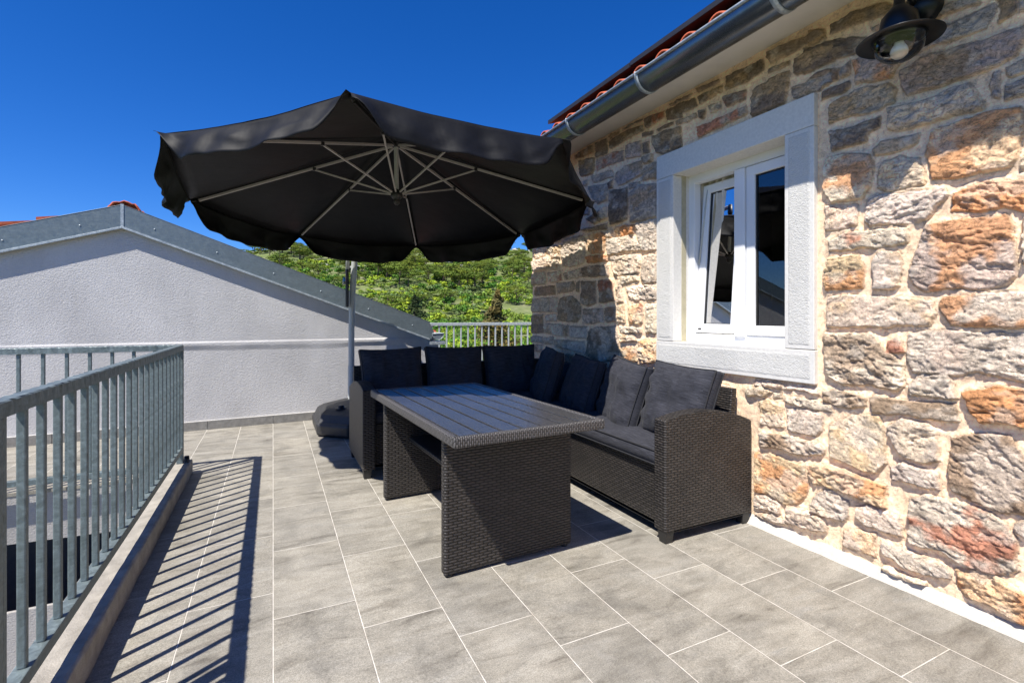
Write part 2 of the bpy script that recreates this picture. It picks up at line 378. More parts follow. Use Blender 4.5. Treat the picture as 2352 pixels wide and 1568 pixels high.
def mat_glass(name, tint=(.55, .6, .6), thin=.6):
    q = N(name); t = q.t; t.nodes.remove(q.b)
    tr = q.n('BsdfTransparent'); tr.inputs[0].default_value = (*tint, 1); gl = q.n('BsdfGlossy'); gl.inputs['Roughness'].default_value = .004
    fr = q.n('Fresnel'); fr.inputs[0].default_value = 1.6; mx = q.n('MixShader')
    f = q.math('MULTIPLY', fr.outputs[0], 1.0+thin)
    q.l(f, mx.inputs[0]); q.l(tr.outputs[0], mx.inputs[1]); q.l(gl.outputs[0], mx.inputs[2]); q.l(mx.outputs[0], t.nodes['Material Output'].inputs[0])
    return q.m
M['glass'] = mat_glass('window_glass', (.72, .76, .76), 1.5); M['lampglass'] = mat_glass('lamp_glass', (.93, .95, .94), .6)

# ================================================================ SETTING
def slab(name, rects, z0, z1, m, kind='structure'):
    b = MB()
    for x0, x1, y0, y1 in rects: b.box(x0, x1, y0, y1, z0, z1)
    return tag(b.build(name, m), kind=kind)
slab('terrace_floor', [(-.66, 2.5, -3, 4.31), (-5.2, 2.5, 4.31, 6.0), (2.5, 6.5, 4.6, 7.62), (1.8, 2.5, 6.0, 7.62)], -.022, 0, M['tiles'])
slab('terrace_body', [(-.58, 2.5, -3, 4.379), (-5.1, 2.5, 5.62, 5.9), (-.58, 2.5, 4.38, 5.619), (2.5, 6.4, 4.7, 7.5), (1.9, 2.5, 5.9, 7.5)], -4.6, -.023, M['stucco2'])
slab('stairwell_floor', [(-5.2, -.585, -3, 4.38)], -2.9, -2.75, M['tiles'])

# kerb under the near railing: slightly rough cast concrete
def rough_box(x0, x1, y0, y1, z0, z1, step, amp, seed):
    bm = bmesh.new(); ny = int((y1-y0)/step)
    prof = [(x0, z0), (x0, z1-.006), (x0+.006, z1), ((x0+x1)/2, z1), (x1-.012, z1), (x1-.003, z1-.004), (x1, z1-.014), (x1, (z0+z1)/2), (x1, z0)]
    vs = []; fs = []; n = len(prof)
    for j in range(ny+1):
        y = y0+(y1-y0)*j/ny
        for i, (x, z) in enumerate(prof):
            k = float(fbm(np.array(y*9+i*3.1), np.array(i*1.7), seed))-.5
            vs.append((x+k*amp*(x > x0+.01), y, z+k*amp*.6*(z > z0)))
    for j in range(ny):
        for i in range(n-1): fs.append((j*n+i, j*n+i+1, (j+1)*n+i+1, (j+1)*n+i))
    fs.append(tuple(range(n))); fs.append(tuple(ny*n+i for i in range(n)))
    return MB().add(vs, fs)
kb = rough_box(-.70, -.532, -3.0, 4.31, .001, .10, .06, .012, 3)
tag(kb.build('kerb', M['concrete'], bevel=.003), kind='structure')

# far wall of the stairwell with a dark hollow added in place of a shadow band
r = empty('stairwell_wall', (-2.5, 4.31, -2.75), 'rough grey rendered wall dropping into the stairwell below the far railing, with a dark hollow standing in for a shadow band', 'wall')
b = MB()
b.box(-5.2, -.585, 4.315, 4.59, -.235, -.0225)                 # above the added hollow
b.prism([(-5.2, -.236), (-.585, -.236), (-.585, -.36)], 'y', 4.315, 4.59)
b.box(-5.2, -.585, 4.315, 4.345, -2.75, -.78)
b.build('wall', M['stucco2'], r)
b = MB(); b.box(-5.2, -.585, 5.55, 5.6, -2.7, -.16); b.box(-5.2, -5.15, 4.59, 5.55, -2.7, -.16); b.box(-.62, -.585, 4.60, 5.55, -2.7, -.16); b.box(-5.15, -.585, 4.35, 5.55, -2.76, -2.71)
b.build('shadow_hollow', M['dark'], r)

# ---------------------------------------------------------------- hill and valley
Fv = np.array([math.sin(R(YAW)), math.cos(R(YAW))]); Rv = np.array([Fv[1], -Fv[0]])
def hill_z(x, y):
    s = x*Fv[0]+y*Fv[1]; l = x*Rv[0]+y*Rv[1]; a = l/np.maximum(s, 20)
    S = np.array([-500, 40, 62, 112, 150, 210, 300, 340, 420, 900.]); Z = np.array([-4.6, -4.6, -4.2, -.6, 6.5, 22, 41.0, 45, 43, -20.])
    z = np.interp(s, S, Z)
    up = np.clip((s-90)/200, 0, 1)
    z = z*np.interp(a, [-1.6, -.9, -.62, -.5, -.35, -.2, -.08, .03, .5, 1.5], [.2, .45, .84, 1.0, .98, 1.06, .99, .965, .9, .9])*1.0
    z = z+up*((fbm(x*.02, y*.02, 5, 4)-.5)*9)+np.clip((s-55)/60, 0, 1)*(fbm(x*.08, y*.08, 9, 3)-.5)*1.6
    return z
gx, gy = np.meshgrid(np.concatenate([np.arange(-900, -160, 40), np.arange(-160, 420, 5), np.arange(420, 1200, 40)]),
                     np.concatenate([np.arange(-600, 0, 50), np.arange(0, 420, 5), np.arange(420, 1500, 45)]), indexing='ij')
nx, ny = gx.shape
co = np.stack([gx, gy, hill_z(gx, gy)], -1).reshape(-1, 3)
ii, jj = np.meshgrid(np.arange(nx-1), np.arange(ny-1), indexing='ij'); q0 = (ii*ny+jj).ravel()
tag(raw_mesh('hillside', co, np.stack([q0, q0+ny, q0+ny+1, q0+1], 1), M['hill']), kind='structure')

def leaf_quads(cent, rad, n, size, flat=.8, shade=True):
    """n leaf-sized quads spread near the surface of ellipsoidal clumps; returns co, faces, tint"""
    k = len(cent); c = np.repeat(cent, n, 0); rr = np.repeat(rad, n, 0)
    d = rng.normal(size=(k*n, 3)); d /= np.linalg.norm(d, axis=1)[:, None]
    d[:, 2] = np.where(d[:, 2] < -.35, -d[:, 2], d[:, 2])
    p = c+d*rr*(rng.random((k*n, 1))**.35)*np.array([1, 1, flat])
    nrm = d+rng.normal(size=d.shape)*.45; nrm /= np.linalg.norm(nrm, axis=1)[:, None]
    t = np.cross(nrm, rng.normal(size=d.shape)); t /= np.linalg.norm(t, axis=1)[:, None]; bt = np.cross(nrm, t)
    s = size*(.6+.8*rng.random((k*n, 1)))
    co = np.stack([p-t*s-bt*s*.6, p+t*s-bt*s*.4, p+t*s*.7+bt*s*.7, p-t*s*.8+bt*s*.5], 1).reshape(-1, 3)
    f = np.arange(k*n*4).reshape(-1, 4)
    cl = np.repeat(.75+.5*rng.random((k, 1)), n, 0)*(.8+.4*rng.random((k*n, 1)))
    hue = np.repeat(rng.random((k, 1)), n, 0)
    tint = np.concatenate([cl*(1+.25*(hue-.3)), cl, cl*(1-.3*hue), np.ones_like(cl)], 1)
    return co, f, np.repeat(tint, 4, 0)

def pine_parts(kind):
    """crown arrays + trunk MB, unit height about 1"""
    if kind < 3:                                   # broad maritime pine
        n = 17; th = rng.random(n)*6.283; rr = .40*np.sqrt(rng.random(n)); z = .48+.34*rng.random(n)*(1-rr*.9)
        cent = np.stack([rr*np.cos(th), rr*np.sin(th), z], 1); rad = np.stack([.13+.07*rng.random(n)]*2+[.07+.05*rng.random(n)], 1)
        cr = leaf_quads(cent, rad, 95, .017)
    else:
        n = 26; z = .1+.86*(np.arange(n)/n); w = .33*(1-((z-.1)/.9))**1.05+.012; th = rng.random(n)*6.283; rr = w*.55*rng.random(n)
        cent = np.stack([rr*np.cos(th), rr*np.sin(th), z], 1); rad = np.stack([w*.72]*2+[np.full(n, .075)], 1)
        cr = leaf_quads(cent, rad, 190 if kind > 3 else 90, .013, 1.0)
    b = MB(); b.tube([(0, 0, -.05), (.012, .01, .25), (-.01, .0, .5), (0, 0, .78)], [.028, .02, .014, .005], 7)
    if kind < 3:
        for k in range(6):
            c = cent[k]; b.tube([(0, 0, .3+.04*k), (c[0]*.5, c[1]*.5, .42+.03*k), tuple(c)], [.012, .008, .003], 5)
    return cr, b
mats = [M['pine'], M['pine'], M['pine'], M['dconifer'], M['bconifer'], M['bconifer']]
protos = []
for k in range(5):
    cr, tb = pine_parts(k); protos.append((cr, tb))

def make_tree(name, kind, x, y, z, H, W, label, group=None, cat='pine tree'):
    root = empty(name, (x, y, z), label, cat, group); root.scale = (W, W, H); root.rotation_euler = (0, 0, random.uniform(0, 6.28))
    if kind not in TM:
        cr, tb = protos[kind]
        o = raw_mesh('crown', cr[0], cr[1], mats[kind], None, False, cr[2]); t = tb.build('trunk', M['bark'])
        TM[kind] = (o.data, t.data); o.parent = root; t.parent = root
        return root
    for nm, me in zip(('crown', 'trunk'), TM[kind]):
        o = bpy.data.objects.new(nm, me); col.objects.link(o); o.parent = root
    return root
TM = {}
def at_view(u, s):            # world x,y at distance s along the view axis, image column u (px of 2352)
    l = (u-1176)/1135*s; return s*Fv[0]+l*Rv[0], s*Fv[1]+l*Rv[1]
npine = 0
for i in range(2500):
    if npine >= 185: break
    s = random.uniform(165, 308) if random.random() < .93 else random.uniform(118, 150)
    u = random.uniform(520, 1275)
    x, y = at_view(u, s); x, y = float(x), float(y)
    if vnoise(np.array(x*.045), np.array(y*.045), 31) > (.66 if s > 190 else .50): continue
    z = float(hill_z(np.array(x), np.array(y))); H = random.uniform(5, 9.5)
    make_tree('pine_tree', random.randrange(3), x, y, z-.3, H, H*random.uniform(1.05, 1.5), 'green rounded pine growing among many others on the rocky hillside', 'pines on the hillside')
    npine += 1
def ztop(v, s): return EYE+(727-v)/1135*s
x, y = at_view(953, 92); g = float(hill_z(np.array(float(x)), np.array(float(y))))
make_tree('conifer_tree', 3, float(x), float(y), g, ztop(676, 92)-g, 12.5, 'dark green conifer standing just above the end of the sloping roof edge', None, 'conifer')
x, y = at_view(1141, 58); g = float(hill_z(np.array(float(x)), np.array(float(y))))
make_tree('conifer_tree', 4, float(x), float(y), g, ztop(664, 58)-g, 10.5, 'brownish pointed conifer rising behind the light metal back railing', None, 'conifer')

# scrub: countless low shrubs on the slope and in the valley
pc, pf, pt = [], [], []; off = 0
variants = []
for k in range(7):
    n = 9; th = rng.random(n)*6.283; rr = .62*np.sqrt(rng.random(n))
    cent = np.stack([rr*np.cos(th), rr*np.sin(th), .35+.45*rng.random(n)*(1-rr*.5)], 1); rad = np.full((n, 3), .30)*(.7+.6*rng.random((n, 1)))
    variants.append((cent, rad))
def add_scrub(x, y, r_, h_, n, size, tcol):
    global off
    z = float(hill_z(np.array(x), np.array(y))); cent, rad = variants[rng.integers(7)]
    c, f, t = leaf_quads(cent, rad, n, size)
    a = rng.random()*6.283; ca, sa = math.cos(a), math.sin(a)
    c2 = np.stack([(c[:, 0]*ca-c[:, 1]*sa)*r_+x, (c[:, 0]*sa+c[:, 1]*ca)*r_+y, c[:, 2]*h_+z-.1], 1)
    t = t.copy(); t[:, :3] *= np.array(tcol)
    pc.append(c2); pf.append(f+off); pt.append(t); off += len(c2)
for i in range(2400):
    s = 48+(215-48)*random.random()**.8; u = random.uniform(500, 1300)
    x, y = map(float, at_view(u, s))
    if vnoise(np.array(x*.07), np.array(y*.07), 77) > .84: continue
    rr_ = random.choice([random.uniform(.6, 1.3), random.uniform(1., 2.0), random.uniform(1.6, 3.0)])*(1 if s > 80 else .7)
    kind = random.random()
    tc = (1.35, 1.25, .9) if kind < .25 else ((.85, .80, 1.15) if kind < .5 else ((.55, .80, .5) if kind < .75 else (1.7, 1.5, .6)))
    n = 24 if s > 130 else (38 if s > 85 else 60)
    add_scrub(x, y, rr_, rr_*random.uniform(.75, 1.2), n, .10 if s > 130 else (.075 if s > 85 else .055), tc)
for i in range(900):                                   # the slope goes on to the left, behind the gable
    s = random.uniform(60, 305); x, y = map(float, at_view(random.uniform(-900, 520), s))
    r0 = random.uniform(1.0, 2.8); add_scrub(x, y, r0, r0*random.uniform(.7, 1.2), 16, .14, random.choice([(.8, 1.05, .7), (1.2, 1.2, .8), (.6, .8, .6)]))
for i in range(420):
    s = random.uniform(44, 88); u = random.uniform(900, 1300); x, y = map(float, at_view(u, s))
    if abs(u-1141) < 45 and s < 60: continue
    r0 = random.uniform(.5, 1.9); add_scrub(x, y, r0, r0*random.uniform(.7, 1.3), 48, .06, random.choice([(.8, 1.1, .7), (1.1, 1.2, .8), (.6, .8, .6), (1.5, 1.4, .7)]))
for i in range(300):
    s = random.uniform(205, 310); u = random.uniform(520, 1290); x, y = map(float, at_view(u, s))
    add_scrub(x, y, random.uniform(1.5, 3), random.uniform(1.2, 2.4), 14, .17, (.9, .85, .7))
tag(raw_mesh('hillside_scrub', np.concatenate(pc), np.concatenate(pf), M['scrub'], None, False, np.concatenate(pt)),
    'mass of bright green and olive scrub covering the slope and the valley below the pines', 'scrub', kind='stuff')
# pale rock outcrops
b = MB()
for i in range(150):
    s = random.uniform(165, 312) if i < 110 else random.uniform(292, 312); u = random.uniform(540, 1280) if i < 110 else random.gauss(1010, 90)
    x, y = map(float, at_view(u, s)); z = float(hill_z(np.array(x), np.array(y)))
    if i < 110 and vnoise(np.array(x*.045), np.array(y*.045), 31) < .5: continue
    bm = bmesh.new(); bmesh.ops.create_icosphere(bm, subdivisions=2, radius=1)
    a, c_, d_ = random.uniform(1.5, 5), random.uniform(1.0, 3), random.uniform(.6, 1.6); rot = Matrix.Rotation(random.uniform(0, 6.28), 3, 'Z')
    for v in bm.verts:
        v.co *= 1+.35*(random.random()-.5); v.co = rot @ Vector((v.co.x*a, v.co.y*c_, v.co.z*d_))+Vector((x, y, z-.1))
    bm.verts.index_update(); b.add([v.co.copy() for v in bm.verts], [[v.index for v in f.verts] for f in bm.faces]); bm.free()
tag(b.build('rock_outcrops', M['rock'], uv=False), 'pale limestone outcrops showing between the pines on the hillside', 'rocks', kind='stuff')

# ================================================================ STUCCO GABLE BUILDING
GR = R(2.0); GO = Vector((0, 5.90, 0))
GM = Matrix.Translation(GO) @ Matrix.Rotation(GR, 4, 'Z')
gb = empty('stucco_building', (0, 5.9, 0), 'grey rendered gable wall building with sheet metal verge behind the terrace', 'building')
SL = .3715; RX, RZ = -1.285, 1.985; XE = 1.735          # ridge position, underside of flashing, right end
def gz(x): return RZ-(SL if x > RX else .335)*abs(x-RX)
def wbump(z, x):
    t = np.clip((z-.80)/.085, 0, 1); wob = (fbm(x*2.3, x*0+3, 12, 3)-.5)
    up = np.clip(1-(z-.885)/.006, 0, 1)*(z > .885)
    body = np.where(z <= .885, np.clip((z-(.80+.03*wob))/.05, 0, 1), up)
    return body*.016*(.75+1.2*wob)
xs = np.unique(np.concatenate([np.linspace(-5.6, XE+.13, 150), [RX, XE]])); zs = np.unique(np.concatenate([np.linspace(-.0, .76, 10), np.linspace(.76, .92, 26), np.linspace(.92, 1.0, 4)]))
tz = np.linspace(0, 1, 12)[1:]
vv = []
for x in xs:
    top = gz(x)+.12 if x <= XE else .80
    low = zs if top > 1.02 else np.linspace(0, top-.01, len(zs))
    colz = np.concatenate([low, low[-1]+(top-low[-1])*tz])
    for z in colz:
        y = -float(wbump(np.array(z), np.array(x)))+(float(fbm(np.array(x*1.5), np.array(z*1.5), 4, 2))-.5)*.006
        vv.append(GM @ Vector((x, y, z)))
nz_ = len(zs)+len(tz); ii, jj = np.meshgrid(np.arange(len(xs)-1), np.arange(nz_-1), indexing='ij'); q0 = (ii*nz_+jj).ravel()
front = raw_mesh('wall', np.array([tuple(v) for v in vv]), np.stack([q0, q0+nz_, q0+nz_+1, q0+1], 1), M['stucco'], gb)
b = MB(); poly = [(-5.6, -4.5), (XE+.12, -4.5), (XE+.12, .79), (XE, gz(XE)+.08), (RX, RZ+.08), (-5.6, gz(-5.6)+.08)]
vs = [GM @ Vector((x, .03, z)) for x, z in poly]+[GM @ Vector((x, 7.5, z)) for x, z in poly]
n = len(poly); b.add(vs, [tuple(range(n))[::-1], tuple(range(n, 2*n))]+[(i, (i+1) % n, (i+1) % n+n, i+n) for i in range(n)])
b.build('side_wall', M['stucco'], gb)
def gpiece(name, poly, y0, y1, m, parent, bevel=0.0):
    b = MB(); b.prism(poly, 'y', y0, y1); b.v = [tuple(GM @ Vector(v)) for v in b.v]
    return b.build(name, m, parent, bevel)
def gband(name, xa, xb, lo, hi, y0, y1, m, parent):
    return gpiece(name, [(xa, gz(xa)+lo), (xb, gz(xb)+lo), (xb, gz(xb)+hi), (xa, gz(xa)+hi)], y0, y1, m, parent, .0015)
# verge flashing sheets (lapped) with folded drip edge
for xa, xb in ((-5.6, -3.4), (-3.404, RX-.001), (RX+.001, .23), (.228, XE)):
    f = gband('flashing', xa, xb, .012, .215, -.05, -.043, M['zinc'], gb)
    gband('drip_edge', xa, xb, -.006, .014, -.062, -.03, M['zinc_light'], f)
    gband('top_fold', xa, xb, .216, .222, -.052, .06, M['zinc'], f)
    k = xa+.25
    b = MB()
    while k < xb:
        c = GM @ Vector((k, -.051, gz(k)+.10)); b.lathe([(.0, .004), (.006, .003), (.008, 0)], (0, 0, 0), 8, Matrix.Translation(c) @ Matrix.Rotation(R(90), 4, 'X')); k += .52
    b.build('rivet', M['zinc_light'], f)
gpiece('ridge_joint', [(RX-.012, RZ+.01), (RX+.012, RZ+.01), (RX+.012, RZ+.225), (RX-.012, RZ+.225)], -.055, -.0505, M['zinc_light'], gb)
# roof behind the flashing with barrel tiles
b = MB()
for sx in (-1, 1):
    for k in range(0, 13):
        if sx > 0 and k > 8: continue
        x0 = RX+sx*(.02+k*.36)
        for j in range(3, 22):
            y = .05+j*.2
            hgt = .10
            p = [GM @ Vector((x0, y, gz(x0)+hgt+.035)), GM @ Vector((x0+sx*.40, y, gz(x0+sx*.40)+hgt+.015))]
            b.tube([p[0], p[1]], [.075, .09], 10, False)
b.build('roof_tiles', M['terracotta'], gb)
b = MB()                                               # verge tiles that show above the sheet on the left slope
for k, (xa, xb, dz, sl_) in enumerate(((-2.70, -2.30, .30, .1), (-2.26, -1.95, .315, .14), (-1.945, -1.62, .285, .16))):
    n = 7
    for i in range(n):
        x = xa+(xb-xa)*i/n
        b.tube([GM @ Vector((x, .16, (gz(xa)+sl_*(x-xa))+dz)), GM @ Vector((x+.055, .16, (gz(xa)+sl_*(x-xa))+dz+.004)), GM @ Vector((x+.056, .60, (gz(xa)+sl_*(x-xa))+dz))], [.016, .018, .016], 6)
    vs = [GM @ Vector(p) for p in ((xa, .12, gz(xa)+dz-.02), (xb, .12, (gz(xa)+sl_*(xb-xa))+dz-.02), (xb, .6, (gz(xa)+sl_*(xb-xa))+dz-.02), (xa, .6, gz(xa)+dz-.02),
                                   (xa, .12, gz(xa)+dz+.008), (xb, .12, (gz(xa)+sl_*(xb-xa))+dz+.008), (xb, .6, (gz(xa)+sl_*(xb-xa))+dz+.008), (xa, .6, gz(xa)+dz+.008))]
    b.add(vs, [(3, 2, 1, 0), (4, 5, 6, 7), (0, 1, 5, 4), (1, 2, 6, 5), (2, 3, 7, 6), (3, 0, 4, 7)])
b.build('verge_tile', M['terracotta'], gb)
b = MB()                                               # ridge tiles: overlapping half barrels
for j in range(6):
    y0 = .0+j*.38; vs = []; fs = []; n = 14
    for e, (yy_, rr_) in enumerate(((y0-.03, .112), (y0+.42, .094))):
        for rad_ in (rr_, rr_-.016):
            for i in range(n+1):
                t = math.pi*(-.08+1.16*i/n); vs.append(GM @ Vector((RX+.01+math.cos(t)*rad_*1.12, yy_, RZ+.178+(0 if j else .0)+math.sin(t)*rad_*.72+.008*math.sin(i*2.1))))
    m_ = n+1
    for i in range(n):
        fs += [(i, i+1, 2*m_+i+1, 2*m_+i), (m_+i+1, m_+i, 3*m_+i, 3*m_+i+1), (i+1, i, m_+i, m_+i+1)]
    b.add(vs, fs, True)
b.build('ridge_tile', M['terracotta'], gb)
# eaves gutter end on the right and boxed eave
def half_gutter(mb, cx, cz, r_, y0, y1, Mx=None, t=.004, n=18):
    vs = []; fs = []
    for y in (y0, y1):
        for rad_ in (r_, r_-t):
            for i in range(n+1):
                a = math.pi+math.pi*i/n; v = Vector((cx+rad_*math.cos(a), y, cz+rad_*math.sin(a))); vs.append(Mx @ v if Mx else v)
    m_ = n+1
    for i in range(n):
        fs += [(i, i+1, 2*m_+i+1, 2*m_+i), (m_+i+1, m_+i, 3*m_+i, 3*m_+i+1), (i+1, i, m_+i, m_+i+1), (2*m_+i, 2*m_+i+1, 3*m_+i+1, 3*m_+i)]
    mb.add(vs, fs, True)
b = MB(); half_gutter(b, XE+.105, .935, .075, -.06, 6.5, GM)
n = 18; vs = [GM @ Vector((XE+.105, -.055, .935))]+[GM @ Vector((XE+.105+.074*math.cos(math.pi+math.pi*i/n), -.055, .935+.074*math.sin(math.pi+math.pi*i/n))) for i in range(n+1)]
b.add(vs, [(0, i+1, i+2) for i in range(n)]); b.add(vs, [(0, i+2, i+1) for i in range(n)])
gt = b.build('gutter', M['zinc_light'], gb)
b = MB(); b.tube([GM @ Vector((XE+.03, -.058, .937)), GM @ Vector((XE+.185, -.058, .937))], .005, 8); b.tube([GM @ Vector((XE+.182, -.06, .937)), GM @ Vector((XE+.182, 6.5, .937))], .006, 8); b.build('gutter_lip', M['zinc_light'], gt)
gpiece('eave_box', [(XE+.0, .80), (XE+.20, .80), (XE+.20, .84), (XE+.0, .84)], -.055, 6.5, M['zinc_light'], gb, .002)
gpiece('verge_end_cap', [(XE, gz(XE)+.02), (XE+.02, gz(XE)+.0), (XE+.055, gz(XE)+.10), (XE+.004, gz(XE)+.20)], -.05, .3, M['zinc'], gb, .001)
# skirting
k = -5.4; 
while k < 1.7:
    b = MB(); b.box(k, k+.597, -.012, .004, .0, .088, .0015, GM); b.build('skirting_tile', M['skirting'], gb); k += .6005
gpiece('skirting_joint', [(-5.4, .088), (1.84, .088), (1.84, .092), (-5.4, .092)], -.010, .004, M['limeflat'], gb)

# ================================================================ RAILINGS
def railing(name, P0, P1, top, bot, label, posts, hb=.12, first=.06, bw=.022, rail=.04, mt='galv', botw=.04):
    P0 = Vector(P0); P1 = Vector(P1); d = (P1-P0); Ln = d.length; d.normalize()
    T = Matrix.Translation(P0) @ Matrix.Rotation(math.atan2(d.y, d.x), 4, 'Z')
    root = empty(name, P0, label, 'railing')
    def hammered(x0, x1, y0, y1, z0, z1):
        nn = max(2, int((x1-x0)/.018)); vs = []; fs = []
        ring = [(y0, z0), (y1, z0), (y1, z1-.004), (y1-.004, z1), (y0+.004, z1), (y0, z1-.004)]; m_ = len(ring)
        for i in range(nn+1):
            x = x0+(x1-x0)*i/nn
            for k, (yy, zz) in enumerate(ring):
                dn = .0016*(math.sin(x*2*math.pi/.055+k)+random.uniform(-.6, .6)) if k >= 2 else 0
                vs.append(T @ Vector((x, yy+(dn if k in (2, 3) else (-dn if k in (4, 5) else 0)), zz+(dn*.6 if k in (2, 3, 4, 5) else 0))))
        for i in range(nn):
            for k in range(m_):
                k2 = (k+1) % m_; fs.append((i*m_+k, i*m_+k2, (i+1)*m_+k2, (i+1)*m_+k))
        fs += [tuple(range(m_)), tuple(nn*m_+k for k in range(m_))[::-1]]
        return MB().add(vs, fs)
    h = rail/2
    hammered(0, Ln, -h, h, top-rail, top).build('top_rail', M[mt], root)
    bl = MB(); bl.box(h, Ln-h, -botw/2, botw/2, bot, bot+.038, .003, T); bl.build('bottom_rail', M[mt], root)
    for p in posts:
        bb = MB(); bb.box(p-h, p+h, -h, h, .0 if bot > .1 else -.1, top-rail, .003, T); bb.build('post', M[mt], root)
    x = first
    me = None
    while x < Ln-.03:
        if all(abs(x-p) > .045 for p in posts):
            if me is None:
                b0 = MB(); b0.box(-bw/2, bw/2, -bw/2, bw/2, bot+.038, top-rail, .0035)
                o = b0.build('baluster', M[mt]); me = o.data
            else:
                o = bpy.data.objects.new('baluster', me); col.objects.link(o)
            o.parent = root; o.matrix_parent_inverse = wm(root).inverted(); o.matrix_basis = T @ Matrix.Translation((x, 0, 0))
        x += hb
    return root
# near railing on the kerb (along Y), balusters measured at y = 1.727 + k * .12
near = railing('railing', (-.598, -1.1, 0), (-.598, 4.235, 0), .945, .18,
               'long galvanised steel railing on the concrete kerb at the left, running away from the viewer', (.05, 2.668, 5.315), .12, .085, .020)
farr = railing('railing', (-4.9, 4.235, 0), (-.62, 4.235, 0), .945, .06,
               'galvanised railing crossing behind the stairwell in front of the grey gable wall', (.6,), .12, .07, .020)
back = railing('railing', (1.96, 7.45, 0), (6.3, 7.45, 0), 1.05, .10,
               'pale metal railing at the far end of the terrace in front of the green hill', (4.2,), .12, .02, .022, .045, 'galv_bright')
b = MB(); b.lathe([(.0, .035), (.016, .033), (.018, .0), (.02, -.0)], (-.565, 4.265, .102), 10); b.lathe([(.0, .02), (.013, .018), (.013, 0)], (-.556, 4.215, .102), 10); b.build('bolt', M['blackp'], near)

